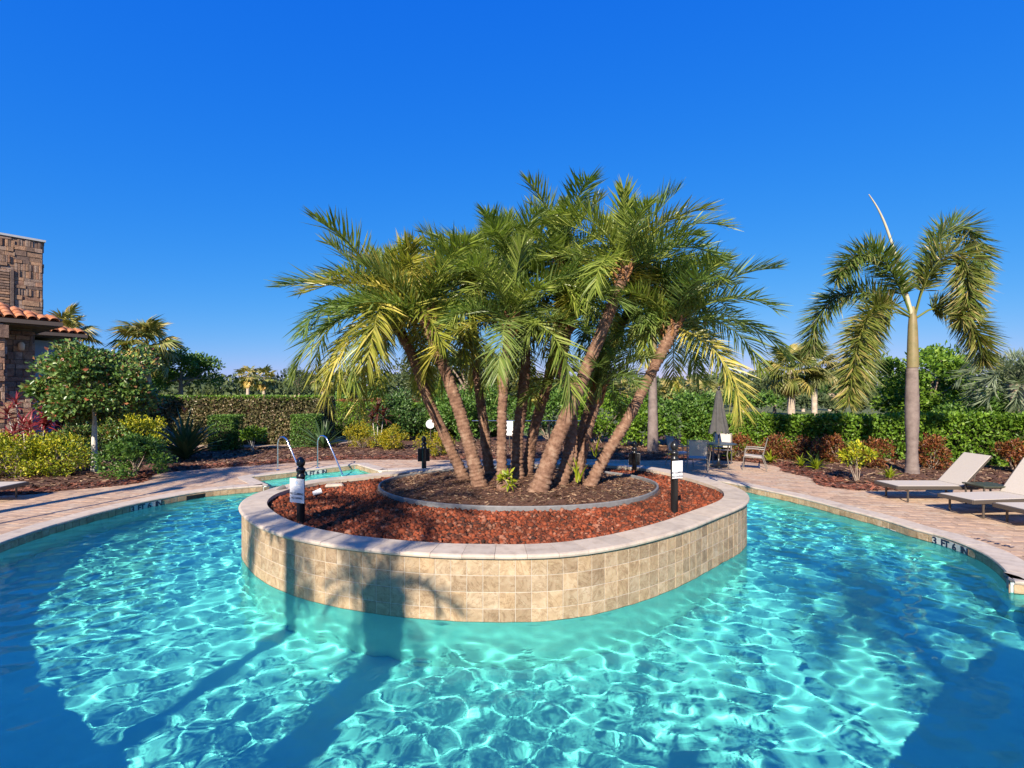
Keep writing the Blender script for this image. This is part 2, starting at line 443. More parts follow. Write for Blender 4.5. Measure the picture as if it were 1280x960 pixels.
def lay_tiles(cv, wd, rows, off, inward, parent, grp_far):
    "rows: list of (z, height); tiles that face the camera in frame stand alone, the others are joined"
    n = int(round(cv.len / wd)); st = cv.len / n; cache = {}; far = MB(); cnt = 0; todo = []
    for i in range(n):
        p, nn = cv.ev((i + .5) * st)
        if inward: nn = -nn
        q = p + nn * off
        for z, h in rows:
            facing = (-q @ nn) > 0.0
            todo.append((np.linalg.norm(q), q, nn, z, h, facing and in_frame((q[0], q[1], z), 5)))
    todo.sort(key=lambda t: t[0])
    for d, q, nn, z, h, vis_ in todo:
        ang = math.atan2(nn[1], nn[0]) + math.pi / 2
        if vis_ and cnt < 300:
            key = round(h, 4)
            if key not in cache: cache[key] = tile_mesh(st - .005, h - .005)
            o = mk('tile', cache[key], None, parent); cnt += 1
            o.location = (q[0], q[1], z); o.rotation_euler = (random.uniform(-.006, .006), 0, ang + random.uniform(-.006, .006))
        else:
            rot = Matrix.Rotation(ang, 3, 'Z')
            far.box(Vector((q[0], q[1], z)) + rot @ Vector((0, -.005, 0)), (st - .005, .012, h - .005), rot)
    if far.v: mk(grp_far, far, M['tile'], parent, 'stuff')
lay_tiles(pc, .155, [(-.118, .155)], .004, True, pool_wall, 'waterline_tiling')

# island: wall core, tiles, coping
island = thing('planter_island', (0, 0, 0), 'raised oval planter wall clad in beige travertine tiles standing in the pool', 'planter')
ic = Curve(resample(offset(ISLE, -.055), .06))
core = mk('wall_core', wall_strip(resample(offset(ISLE, -.0465), .06), -.25, .545), M['grout'], island)
mk('inner_wall', wall_strip(resample(offset(ISLE, -.38), .1), .3, .56, True), M['grout'], island)
TH_ = .183
lay_tiles(ic, .178, [(.54 - TH_ * (k + .5), TH_) for k in range(4)], 0.0, False, core, 'rear_tiling')
lay_stones(Curve(ISLE), .36, [(-.40, .542), (-.40, .60), (-.03, .60), (-.008, .592), (0, .575), (-.004, .556), (-.016, .546), (-.03, .542)][::-1], M['coping'], island)

# lava rock, mulch mound, edging ring
ISLI = resample(offset(ISLE, -.39), .1)
RC, RX, RY = np.array([.12, 9.95]), 2.68, 2.02
def soil_z(x, y):
    r = np.sqrt(((x - RC[0]) / RX) ** 2 + ((y - RC[1]) / RY) ** 2)
    m = .545 + .17 * np.clip(1 - r ** 2, 0, 1) ** .8
    l = .50 + .025 * (vnoise(x * 2.2, y * 2.2, 5) - .5) + .03 * np.clip(1.6 - r, 0, .6)
    return np.where(r < 1, m + .02 * (vnoise(x * 5, y * 5, 8) - .5), l)
def patch(C, step, zf, name, mat, parent=None, kind=None, pad=.08):
    x = np.arange(C[:, 0].min(), C[:, 0].max() + step, step); y = np.arange(C[:, 1].min(), C[:, 1].max() + step, step)
    XX, YY = np.meshgrid(x, y); q = np.c_[XX.ravel(), YY.ravel()]
    k = (inside(q, C) | (dist(q, C) < pad)).reshape(XX.shape); k = k[:-1, :-1] & k[1:, :-1] & k[:-1, 1:] & k[1:, 1:]
    a_, b_ = np.nonzero(k); W_ = XX.shape[1]; a0 = a_ * W_ + b_; fq = np.c_[a0, a0 + 1, a0 + W_ + 1, a0 + W_]
    un, iv = np.unique(fq, return_inverse=True); V_ = np.c_[q, zf(q[:, 0], q[:, 1])][un]
    return mk(name, fast_mesh(name, V_, iv.reshape(fq.shape), True), mat, parent, kind)
M['lava'] = surf('lava_gravel', [(.07, .022, .014), (.15, .04, .022), (.21, .06, .034)], 25, .95, .9, .02)
th = np.linspace(0, 2 * math.pi, 90, endpoint=False)
RING = np.c_[RC[0] + RX * np.cos(th) * (1 + .02 * np.sin(3 * th)), RC[1] + RY * np.sin(th)]
patch(ISLI, .07, soil_z, 'planting_soil', M['mulch'], None, 'structure', .02)
M['lava_rock'] = leafmat('lava_rock', [(.035, .022, .02), (.12, .03, .016), (.21, .052, .025), (.26, .068, .034), (.06, .028, .022), (.17, .04, .02), (.28, .13, .09)], 0, .95, spec=.15)
M['edging'] = surf('grey_edging', [(.13, .13, .135), (.20, .20, .205)], 12, .6, .2)
def rocks(n, sampler, zf, smin, smax, name, mat, parent=None):
    g = (1 + 5 ** .5) / 2
    bv = np.array([(-1, g, 0), (1, g, 0), (-1, -g, 0), (1, -g, 0), (0, -1, g), (0, 1, g), (0, -1, -g), (0, 1, -g), (g, 0, -1), (g, 0, 1), (-g, 0, -1), (-g, 0, 1)]) / 1.9
    bf = np.array([(0, 11, 5), (0, 5, 1), (0, 1, 7), (0, 7, 10), (0, 10, 11), (1, 5, 9), (5, 11, 4), (11, 10, 2), (10, 7, 6), (7, 1, 8), (3, 9, 4), (3, 4, 2), (3, 2, 6), (3, 6, 8), (3, 8, 9), (4, 9, 5), (2, 4, 11), (6, 2, 10), (8, 6, 7), (9, 8, 1)])
    q = sampler(n); n = len(q); sz = rng.uniform(smin, smax, n) * rng.uniform(.7, 1.3, n)
    V_ = bv[None] * (1 + rng.uniform(-.35, .35, (n, 12, 1))) * sz[:, None, None] * rng.uniform(.65, 1.15, (n, 1, 3))
    V_ += np.c_[q, zf(q[:, 0], q[:, 1]) + sz * rng.uniform(-.1, .55, n)][:, None]
    Fi = (bf[None] + 12 * np.arange(n)[:, None, None]).reshape(-1, 3)
    return mk(name, fast_mesh(name, V_.reshape(-1, 3), Fi), mat, parent, 'stuff')
def samp_lava(n):
    q = np.c_[rng.uniform(-4.6, 4.4, n * 3), rng.uniform(5.6, 12.8, n * 3)]
    r = ((q[:, 0] - RC[0]) / (RX + .05)) ** 2 + ((q[:, 1] - RC[1]) / (RY + .05)) ** 2
    return q[inside(q, ISLI) & (r > 1)][:n]
lr = rocks(17000, samp_lava, soil_z, .019, .038, 'lava_rock', M['lava_rock'])
lr['label'] = 'red and dark lava rock gravel spread inside the planter wall'; lr['category'] = 'gravel'
rc = Curve(ccw(RING))
tag(mk('garden_edging', swept(rc, 0, rc.len - .001, [(-.02, .48), (-.02, .595), (-.012, .607), (.012, .607), (.02, .595), (.02, .48)], 91), M['edging']), 'grey curved edging strip between lava rock and palm mulch', 'edging')
def chips(q, z, name, mat, lmin=.03, lmax=.10, wmin=.008, wmax=.022, parent=None, tilt=.35):
    n = len(q); a = rng.uniform(0, 2 * math.pi, n); l = rng.uniform(lmin, lmax, n); wd = rng.uniform(wmin, wmax, n)
    d = np.c_[np.cos(a), np.sin(a), rng.uniform(-tilt, tilt, n)] * l[:, None] / 2
    s_ = np.c_[-np.sin(a), np.cos(a), rng.uniform(-.8, .8, n)] * wd[:, None] / 2
    c = np.c_[q, z + rng.uniform(0.0, .02, n)]
    V_ = np.stack([c - d - s_, c + d - s_ * .6, c + d + s_, c - d + s_ * .7], 1)
    return mk(name, fast_mesh(name, V_.reshape(-1, 3), np.arange(4 * n).reshape(-1, 4)), mat, parent, 'stuff')
q = np.c_[rng.uniform(-2.6, 2.9, 16000), rng.uniform(7.9, 12, 16000)]
q = q[((q[:, 0] - RC[0]) / (RX - .06)) ** 2 + ((q[:, 1] - RC[1]) / (RY - .06)) ** 2 < 1][:9000]
o = chips(q, soil_z(q[:, 0], q[:, 1]), 'mulch', M['mulch_chip']); o['label'] = 'brown bark mulch around the palm trunks in the planter'; o['category'] = 'mulch'

# planting beds behind the deck
def bed_z(x, y):
    qq = np.c_[x, y]; d = np.minimum(dist(qq, np.array(opencat(BED_EDGE)), False), 3) * np.where(inside(qq, BEDC), 1, -1)
    return np.clip(-.05 + d * .55, -.09, .03 + .02 * np.clip(d, 0, 3)) + .035 * (vnoise(x * 2.5, y * 2.5, 4) - .5) * np.clip(d * 3, 0, 1)
bc = BEDC[(np.abs(BEDC[:, 0]) < 39)]
BEDV = np.array([p for p in opencat(BED_EDGE) if abs(p[0]) < 24] + [(24, 26), (-24, 26)])
patch(BEDV, .2, bed_z, 'planting_bed', M['mulch'], None, 'structure', .25)
q = np.c_[rng.uniform(-14, 16, 90000), rng.uniform(11.3, 22, 90000)]
q = q[inside(q, BEDV)]; de = dist(q, np.array(opencat(BED_EDGE)), False)
pr = np.where(de < 1.0, 1.0, .55); q = q[(rng.random(len(q)) < pr) & (np.abs(q[:, 0]) < q[:, 1] * 1.05)][:26000]
de = dist(q, np.array(opencat(BED_EDGE)), False); red = de < .55 + .5 * rng.random(len(q))
for sel, nm, mt, lb in ((~red, 'mulch', M['mulch_chip'], 'brown bark mulch under the shrubs behind the deck'), (red, 'mulch', M['mulch_red_chip'], 'reddish mulch edge where the beds meet the paving')):
    o = chips(q[sel], bed_z(q[sel][:, 0], q[sel][:, 1]), nm, mt, .06, .16, .02, .05, tilt=.3); o['label'] = lb; o['category'] = 'mulch'
# walkway through the left bed
pth = catmull([(-24, 20.6), (-15, 21.2), (-11, 21.3), (-8.6, 21.8), (-7.5, 23.5)], 8, False); T_ = np.gradient(pth, axis=0); T_ /= np.linalg.norm(T_, axis=1)[:, None]
nn = np.c_[-T_[:, 1], T_[:, 0]]; m = MB(); n_ = len(pth)
vs = [(*(p + k * .7), .115) for p, k in zip(pth, nn)] + [(*(p - k * .7), .115) for p, k in zip(pth, nn)] + [(*(p + k * .7), 0) for p, k in zip(pth, nn)] + [(*(p - k * .7), 0) for p, k in zip(pth, nn)]
fs = []
for i in range(n_ - 1): fs += [(n_ + i, n_ + i + 1, i + 1, i), (2 * n_ + i, i, i + 1, 2 * n_ + i + 1), (n_ + i, 3 * n_ + i, 3 * n_ + i + 1, n_ + i + 1)]
mk('path', m.add(vs, fs), M['paver'], kind='structure')

# steps in the two alcoves
def slab(poly, z, name):
    m = sheet(poly, [], z); mk(name, m, M['plaster'], kind='structure').cycles.is_caustics_receiver = True
    c = np.array(poly); mk('pool_step_riser', wall_strip(ccw(c), FLOOR_Z, z), M['plaster'], kind='structure').cycles.is_caustics_receiver = True
slab([(-7.28, 14.22), (-6.25, 13.1), (-4.15, 15.25), (-5.05, 16.62)], -.62, 'pool_step')
slab([(-7.28, 14.22), (-6.75, 13.65), (-4.6, 15.95), (-5.05, 16.62)], -.38, 'pool_step')
slab([(5.25, 4.5), (6.0, 3.95), (7.85, 6.08), (6.42, 6.42)], -.55, 'pool_step')
m = MB()
for k in range(11):
    p0 = Vector((5.3, 4.6, -.545)).lerp(Vector((6.36, 6.38, -.545)), (k + .5) / 11); m.box(p0 + Vector((.05, -.04, 0)), (.14, .06, .008), Matrix.Rotation(R(49), 3, 'Z'))
mk('step_nosing', m, M['ink'], kind='structure')

# painted depth marks
def text_mesh(body, size, ext=.0015, bold=.02, align='CENTER'):
    c = bpy.data.curves.new('txt', 'FONT'); c.body = body; c.size = size; c.extrude = ext; c.offset = bold * size; c.align_x = align; c.align_y = 'CENTER'; c.resolution_u = 3
    o = bpy.data.objects.new('txt', c); COL.objects.link(o); dg = bpy.context.evaluated_depsgraph_get()
    me = bpy.data.meshes.new_from_object(o.evaluated_get(dg)); bpy.data.objects.remove(o); return me
def depth_mark(px, py, body='3 FT 6 IN', size=.165, step=.074):
    g = P(px, py, -.1); i = int(np.argmin(np.linalg.norm(POOLD - np.array([g.x, g.y]), axis=1))); s0 = pc.L[i]
    for k, chr_ in enumerate(body):
        p, n0 = pc.ev(s0 - (k - (len(body) - 1) / 2) * step); n2 = -n0; RZ = Matrix.Rotation(math.atan2(n2[1], n2[0]) + math.pi / 2, 4, 'Z')
        b = mk('marking_tile', MB().box((0, 0, 0), (step + .004, .006, .148)), M['marktile'], pool_wall); q3 = p + n2 * .0175
        b.matrix_local = Matrix.Translation((q3[0], q3[1], -.118)) @ RZ
        if chr_ == ' ': continue
        o = mk('depth_marking', text_mesh(chr_, size, .001, .04), M['ink'], pool_wall); q2 = p + n2 * .0218
        o.matrix_local = Matrix.Translation((q2[0], q2[1], -.116)) @ RZ @ Matrix.Rotation(math.pi / 2, 4, 'X')
M['marktile'] = surf('pale_marking_tile', [(.42, .44, .42), (.52, .53, .50)], 9, .35, 0)
depth_mark(191, 633); depth_mark(1197, 682); depth_mark(392, 590)
# deck marking beside the right-hand depth tile
o = mk('depth_marking', text_mesh('3 FT 6 IN', .13, .001, .02), M['ink'], rim)
g = P(1242, 679); o.matrix_local = Matrix.Translation((g.x, g.y, .0125)) @ Matrix.Rotation(R(-75), 4, 'Z')
# skimmer mouth in the left wall, white bar imitating the light on the right wall's skimmer opening
def wall_box(px, py, size, mat, name, z=-.11):
    g = P(px, py, -.1); i = int(np.argmin(np.linalg.norm(POOLD - np.array([g.x, g.y]), axis=1))); p = POOLD[i]; n2 = -normals(POOLD)[i]
    o = mk(name, MB().box((0, 0, 0), size), mat, pool_wall); q2 = p + n2 * .02
    o.matrix_local = Matrix.Translation((q2[0], q2[1], z)) @ Matrix.Rotation(math.atan2(n2[1], n2[0]) + math.pi / 2, 4, 'Z')
wall_box(245, 620, (.42, .012, .10), M['black'], 'skimmer_mouth'); wall_box(1107, 658, (.30, .02, .035), M['white'], 'skimmer_glint', -.165)

# ------------------------------------------------------------------ leaves and foliage builders
def unit(v): return v / (np.linalg.norm(v, axis=-1, keepdims=True) + 1e-9)
def leaf_cloud(Pt, Nm, ln, wd, out=.8, rand=.8, up=.1, fold=.18):
    n = len(Pt); d = unit(Nm * out + rng.normal(0, rand, (n, 3)) * .6 + np.array([0, 0, up]))
    s_ = unit(np.cross(d, unit(rng.normal(0, 1, (n, 3)) + Nm * 1.2))); u_ = np.cross(s_, d)
    l = (ln * rng.uniform(.6, 1.25, n))[:, None]; w_ = (wd * rng.uniform(.7, 1.2, n))[:, None] / 2
    a = Pt; b = Pt + d * l * .5 + s_ * w_ + u_ * w_ * fold * 2; c = Pt + d * l - u_ * l * .12; e = Pt + d * l * .5 - s_ * w_ + u_ * w_ * fold * 2
    V_ = np.stack([a, b, c, e], 1).reshape(-1, 3); k = 4 * np.arange(n)[:, None]
    return V_, np.concatenate([k + np.array([[0, 1, 2]]), k + np.array([[0, 2, 3]])], 1).reshape(-1, 3)
def clump_points(n, rad, K, cr, lower=-.5, flat=1.0):
    "points in clumps spread over an ellipsoid of radii rad, plus the outward direction"
    d = unit(rng.normal(0, 1, (K * 3, 3))); d = d[d[:, 2] > lower][:K]; K = len(d)
    c = d * np.array(rad) * rng.uniform(.55, .95, (K, 1)); szs = rng.uniform(.6, 1.3, K)
    k = rng.integers(0, K, n); off = unit(rng.normal(0, 1, (n, 3))) * (rng.random((n, 1)) ** .45) * (cr * szs[k])[:, None] * np.array([1, 1, flat])
    return c[k] + off, unit(unit(off) * .9 + d[k] * .6 + np.array([0, 0, .15])), c
def bush(name, base, rad, n, ln, wd, mat, label, cat='shrub', group=None, K=26, cr=None, stems=6, zc=None, parent=None, lower=-.6, up=.15, stem_mat=None, rand=.8):
    base = Vector(base); zc = rad[2] * .95 if zc is None else zc
    t_ = thing(name, base, label, cat, group)
    cr = cr or min(rad) * .42
    p, nm, c = clump_points(n, rad, K, cr, lower); p[:, 2] += zc; ok = p[:, 2] > .02; p, nm = p[ok], nm[ok]
    V_, F_ = leaf_cloud(p, nm, ln, wd, up=up, rand=rand)
    mk('foliage', fast_mesh('foliage', V_, F_), mat, t_)
    m = MB()
    for k in range(stems):
        e = c[rng.integers(0, len(c))] + np.array([0, 0, zc]); b0 = Vector((rng.uniform(-.1, .1) * rad[0], rng.uniform(-.1, .1) * rad[1], -.05))
        e = Vector(e) * .92; mid = b0.lerp(e, .5) + Vector((rng.uniform(-.05, .05), rng.uniform(-.05, .05), .05)); r0 = .012 + .012 * rad[2]
        m.tube([b0, mid, e], [r0, r0 * .7, r0 * .35], 5)
    if stems: mk('stem', m, stem_mat or M['bark'], t_)
    return t_
def tree(name, base, h, rad, n, ln, wd, mat, label, trunk_r=.12, group=None, K=30, cr=None, limbs=9, lower=-.5, bark=None, lean=(0, 0), detail_limbs=True, trunk_h=None):
    base = Vector(base); t_ = thing(name, base, label, 'tree', group); zc = h - rad[2]
    cr = cr or min(rad) * .38
    p, nm, c = clump_points(n, rad, K, cr, lower, .8); off = np.array([lean[0], lean[1], zc]); p += off; c = c + off
    V_, F_ = leaf_cloud(p, nm, ln, wd); mk('crown', fast_mesh('crown', V_, F_), mat, t_)
    m = MB(); top = Vector((lean[0] * .8, lean[1] * .8, zc + rad[2] * .2)); th_ = trunk_h or max(.3, zc - rad[2] * .6); fork = Vector((lean[0] * .3, lean[1] * .3, th_))
    m.tube([(0, 0, -.1), fork * .5 + Vector((rng.uniform(-.04, .04), 0, 0)), fork, top], [trunk_r * 1.25, trunk_r, trunk_r * .85, trunk_r * .3], 9)
    for k in range(min(limbs, len(c))):
        e = Vector(c[k]); mid = fork.lerp(e, .5) + Vector((0, 0, .12 * h * rng.uniform(-.2, .6))); m.tube([fork.lerp(top, rng.uniform(0, .5)), mid, e], [trunk_r * .45, trunk_r * .3, trunk_r * .12], 5)
    mk('trunk', m, bark or M['bark'], t_); return t_

M['bark'] = surf('bark', [(.14, .10, .075), (.24, .18, .14), (.33, .27, .22)], 14, .9, .7, .01)
M['pale_bark'] = surf('pale_bark', [(.34, .31, .27), (.50, .47, .42), (.60, .58, .53)], 9, .85, .4, .006)
G = leafmat
M['lf_dark'] = G('leaf_dark', [(0.024, 0.061, 0.016), (0.047, 0.108, 0.027), (0.074, 0.149, 0.038), (0.115, 0.189, 0.054)], .22)
M['lf_mid'] = G('leaf_mid', [(0.039, 0.098, 0.018), (0.072, 0.156, 0.029), (0.111, 0.221, 0.039), (0.169, 0.273, 0.058)], .28)
M['lf_bright'] = G('leaf_bright', [(0.056, 0.123, 0.013), (0.101, 0.202, 0.02), (0.157, 0.28, 0.028), (0.224, 0.336, 0.045)], .3)
M['lf_olive'] = G('leaf_olive', [(0.044, 0.069, 0.022), (0.081, 0.106, 0.035), (0.125, 0.144, 0.05)], .22)
M['lf_yellow'] = G('leaf_yellow', [(0.103, 0.161, 0.014), (0.23, 0.287, 0.021), (0.414, 0.414, 0.025), (0.529, 0.46, 0.034), (0.138, 0.23, 0.023)], .3)
M['lf_gold'] = G('leaf_gold', [(.08, .14, .012), (.32, .28, .018), (.50, .36, .02), (.13, .2, .02)], .3)
M['lf_red'] = G('leaf_red', [(.06, .02, .012), (.15, .04, .02), (.24, .075, .03), (.30, .13, .04), (.06, .08, .02)], .25)
M['lf_hib'] = G('leaf_hibiscus', [(0.043, 0.102, 0.031), (0.085, 0.17, 0.048), (0.153, 0.255, 0.068), (0.238, 0.323, 0.102), (0.085, 0.187, 0.051), (0.34, 0.102, 0.068)], .25, .3)
M['lf_hedge'] = G('leaf_copper_hedge', [(0.055, 0.066, 0.027), (0.097, 0.088, 0.039), (0.186, 0.147, 0.078), (0.088, 0.121, 0.035), (0.332, 0.265, 0.166), (0.117, 0.069, 0.047)], .2, .35)
M['lf_ti'] = G('leaf_crimson', [(.055, .012, .014), (.12, .016, .022), (.22, .03, .04), (.34, .06, .08), (.07, .03, .02)], .2, .35)
M['lf_tidark'] = G('leaf_bronze', [(.05, .016, .014), (.09, .03, .02), (.15, .05, .03)], .2, .35)
M['lf_strap'] = G('leaf_strap', [(0.038, 0.083, 0.033), (0.068, 0.128, 0.053), (0.12, 0.18, 0.083)], .2, .35)
M['lf_fern'] = G('leaf_fern', [(.16, .24, .015), (.28, .34, .02), (.36, .38, .03)], .35)
M['lf_far'] = G('leaf_far', [(0.039, 0.065, 0.029), (0.065, 0.098, 0.039), (0.098, 0.124, 0.052)], .15, .7)

# ------------------------------------------------------------------ palm fronds
def strip_leaflets(B, D, Nn, ln, wd, droop):
    "B bases, D directions, Nn blade normals: three-row tapered blades"
    S = unit(np.cross(D, Nn)); ln = ln[:, None]; wd = wd[:, None] / 2; dn = np.array([0, 0, -1.0])
    m1 = B + D * ln * .45 + dn * ln * droop * .12; tp = B + D * ln + dn * ln * droop * .5
    V_ = np.stack([B + S * wd * .45, B - S * wd * .45, m1 + S * wd, m1 - S * wd, tp], 1).reshape(-1, 3)
    k = 5 * np.arange(len(B))[:, None]
    F_ = np.concatenate([k + np.array([[0, 1, 3]]), k + np.array([[0, 3, 2]]), k + np.array([[2, 3, 4]])], 1).reshape(-1, 3)
    return V_, F_
def frond_mesh(name, path, n, llen, lw, mat, plume=0.0, vee=.5, droop=.5, start=.12, fwd=(1.15, .5), rr=.016, seed=0):
    "feather frond along a 3-D path (array of points); plume=1 spreads leaflets all round the rachis"
    g = np.random.default_rng(seed); path = np.asarray(path, float)
    L = np.r_[0, np.cumsum(np.linalg.norm(np.diff(path, axis=0), axis=1))]
    ev = lambda s: np.stack([np.interp(s * L[-1], L, path[:, k]) for k in range(3)], -1)
    s = np.linspace(start, .99, n); s = np.repeat(s, 2) + g.uniform(-.4, .4, 2 * n) / n; s = np.clip(s, start * .8, .995); sgn = np.tile([1, -1], n)
    Bp = ev(s); T = unit(ev(np.minimum(s + .02, 1)) - ev(np.maximum(s - .02, 0)))
    side = unit(np.cross(T, np.array([0, 0, 1.0]) + T[:, [1, 0, 2]] * 0 + 1e-3)); Nn = unit(np.cross(side, T)) ; Nn *= np.sign((Nn[:, 2:3]) + 1e-6)
    al = fwd[0] + (fwd[1] - fwd[0]) * (s - start) / (1 - start) + g.normal(0, .10, len(s))
    el = vee + g.normal(0, .30, len(s)) if not plume else g.uniform(-1.3, 1.6, len(s))
    lat = side * (sgn * np.cos(el))[:, None] + Nn * np.sin(el)[:, None]
    D = unit(T * np.cos(al)[:, None] + lat * np.sin(al)[:, None])
    x = (s - start) / (1 - start); ln = llen * (.55 + .45 * np.sin(np.clip(x * 1.5 + .35, 0, 2.4) / 2.4 * math.pi)) * np.where(x > .75, 1 - (x - .75) * 1.6, 1) * g.uniform(.85, 1.12, len(s))
    wd = lw * g.uniform(.8, 1.15, len(s))
    V1, F1 = strip_leaflets(Bp, D, unit(Nn + g.normal(0, .45, Nn.shape)), ln, wd, droop * g.uniform(.5, 1.4, len(s))[:, None])
    m = MB(); k = 9; ss = np.linspace(0, .97, k); m.tube([tuple(p) for p in ev(ss)], [rr * (1.25 - 1.05 * t) for t in ss], 5, False)
    V2 = np.array(m.v); F2 = np.array([(f[0], f[1], f[2]) for f in m.f] + [(f[0], f[2], f[3]) for f in m.f])
    me = fast_mesh(name, np.r_[V2, V1], np.r_[F2, F1 + len(V2)]); me.materials.append(mat); return me
def arch_path(L, arch, k=14, power=1.3):
    ph = 0; p = np.zeros(3); out = [p.copy()]
    for i in range(k):
        a = -arch * ((i + .5) / k) ** power; p = p + np.array([math.cos(a), 0, math.sin(a)]) * L / k; out.append(p.copy())
    return out
M['fr_date'] = leafmat('date_frond', [(.10, .155, .034), (.16, .225, .052), (.23, .295, .08), (.32, .37, .15)], .34, .34, objcol=True)
M['fr_fox'] = leafmat('foxtail_frond', [(.075, .125, .03), (.11, .165, .042), (.17, .215, .06), (.30, .27, .14)], .3, .4, objcol=True)
M['fr_fan'] = leafmat('fan_frond', [(.09, .12, .035), (.14, .17, .055), (.20, .215, .08), (.29, .26, .13)], .25, .42, objcol=True)
M['fr_silver'] = leafmat('silver_frond', [(.13, .18, .11), (.20, .25, .16), (.28, .32, .22)], .25, .45, objcol=True)
DATE = {}
for age, (arch, L_, vee, dr) in {'young': (.5, 1.35, .75, .1), 'mid': (1.15, 1.9, .55, .25), 'old': (1.55, 2.05, .3, .55)}.items():
    DATE[age] = [frond_mesh('frond', arch_path(L_ * (.93 + .07 * k), arch * (.85 + .13 * k)), 70, .50, .025, M['fr_date'], 0, vee, dr, .10, seed=11 * k + len(age)) for k in range(3)]
def rot_frond(az, el, roll=0.0): return Matrix.Rotation(az, 4, 'Z') @ Matrix.Rotation(-el, 4, 'Y') @ Matrix.Rotation(roll, 4, 'X')
def trunk_mesh(path, r0, r1, ringf=16, amp=.07, helix=1, n=14, flare=.5, boots=0.0, step=.02):
    C = np.array([tuple(p) for p in path], float); L = np.r_[0, np.cumsum(np.linalg.norm(np.diff(C, axis=0), axis=1))]; tot = L[-1]
    # smooth the path by Catmull-Rom in 3-D
    pts = []; K = len(C)
    for i in range(K - 1):
        a, b, c, d = C[max(i - 1, 0)], C[i], C[i + 1], C[min(i + 2, K - 1)]
        for t in np.linspace(0, 1, 14, endpoint=False): pts.append(.5 * ((2 * b) + (c - a) * t + (2 * a - 5 * b + 4 * c - d) * t * t + (3 * b - a - 3 * c + d) * t ** 3))
    pts.append(C[-1]); C = np.array(pts); L = np.r_[0, np.cumsum(np.linalg.norm(np.diff(C, axis=0), axis=1))]; tot = L[-1]
    m_ = max(8, int(tot / step)); s = np.linspace(0, tot, m_); Q = np.stack([np.interp(s, L, C[:, k]) for k in range(3)], -1)
    T = unit(np.gradient(Q, axis=0)); A = unit(np.cross(T, np.array([.31, .95, .05]))); B = np.cross(T, A); ang = np.linspace(0, 2 * math.pi, n, endpoint=False)
    base = (r0 + (r1 - r0) * s / tot) * (1 + flare * np.exp(-s / .22))
    ph = s[:, None] * ringf + helix * ang[None] / (2 * math.pi); fr = ph % 1.0
    lump = rng.uniform(.4, 1.5, (int(ph.max()) + 3, n)); lm = lump[np.floor(ph).astype(int), np.arange(n)[None].repeat(m_, 0)]
    bo = boots * np.clip((s / tot - .72) / .28, 0, 1)[:, None]
    rad = base[:, None] * (1 + (amp + bo) * (1 - fr) * lm + rng.normal(0, .035, (m_, n)))
    V_ = Q[:, None] + A[:, None] * (rad * np.cos(ang))[..., None] + B[:, None] * (rad * np.sin(ang))[..., None]
    i, j = np.meshgrid(np.arange(m_ - 1), np.arange(n), indexing='ij'); j2 = (j + 1) % n
    F_ = np.stack([i * n + j, i * n + j2, (i + 1) * n + j2, (i + 1) * n + j], -1).reshape(-1, 4)
    return fast_mesh('trunk', V_.reshape(-1, 3), F_, False)
M['date_trunk'] = surf('date_palm_trunk', [(.09, .045, .028), (.19, .105, .068), (.30, .20, .14)], 9, .9, .8, .012, bscale=45)
M['date_boot'] = surf('date_palm_boots', [(.16, .07, .03), (.30, .14, .06), (.40, .22, .10)], 12, .9, .8, .012)
def tone(k, older):
    "frond tint: fresh green to straw"
    r = random.random()
    if r < older: return random.choice([(1.9, 1.35, .95, 1), (1.5, 1.2, .8, 1), (2.3, 1.55, 1.3, 1)])
    return random.choice([(1, 1, 1, 1), (.85, .95, .95, 1), (1.15, 1.1, .9, 1), (1.3, 1.2, .85, 1)])
def date_palm(label, pix, crown_px, nf, r0=.11, r1=.085, older=.18, up_bias=0.0, scale=1.0, dark=1.0, hang=.25, ringf=13, amp=.30, clear=False):
    pts = [at(px, py, Y) for px, py, Y in pix]; b = pts[0].copy(); b.z = float(soil_z(np.array([b.x]), np.array([b.y]))[0]) - .06
    pts[0] = b; t_ = thing('date_palm', b, label, 'palm', 'date palms growing from the planter mound')
    cp = at(*crown_px)
    rel = [p - b for p in pts] + [cp - b]
    mk('trunk', trunk_mesh(rel, r0 * .88, r1 * .9, ringf, amp, 1, flare=.35, boots=.35), M['date_trunk'], t_)
    top = cp - b; ax = (rel[-1] - rel[-2]).normalized()
    bt = MB()
    for k in range(14):
        a = k * 2.4; z = -.34 + .028 * k; d = Vector((math.cos(a), math.sin(a), 0)); p0 = top + ax * z
        bt.tube([p0 + d * r1 * .7, p0 + d * (r1 + .05) + Vector((0, 0, .08)), p0 + d * (r1 + .085) + Vector((0, 0, .18))], [.035, .028, .016], 5)
    mk('leaf_bases', bt, M['date_boot'], t_)
    nf = int(nf * .86)
    for k in range(nf):
        f = (k + .5) / nf; az = k * 2.39996 + random.uniform(-.35, .35)
        el = R(86 - 98 * f ** (1.0 - hang) + random.uniform(-9, 9) + up_bias)
        if clear and el < R(28) and math.sin(az) < -.35: az += random.choice((1.7, -1.7))
        age = 'young' if f < .25 else ('mid' if f < .68 else 'old')
        o = mk('frond', random.choice(DATE[age]), None, t_)
        sc = scale * random.uniform(.88, 1.1) * (1 if f > .12 else .8)
        o.matrix_local = Matrix.Translation(top + ax * random.uniform(-.1, .06)) @ rot_frond(az, el, random.uniform(-.35, .35)) @ Matrix.Scale(sc, 4)
        c = tone(k, older * (2.2 if f > .7 else .5)); o.color = (c[0] * dark, c[1] * dark, c[2] * dark, 1)
    return t_
date_palm('left leaning date palm with pale ringed trunk and wide olive crown', [(600, 604, 9.25), (585, 550, 9.25), (566, 490, 9.25), (548, 440, 9.25)], (531, 394, 9.2), 38, .125, .10, .34, scale=1.08, clear=True, hang=.32, ringf=15, amp=.22)
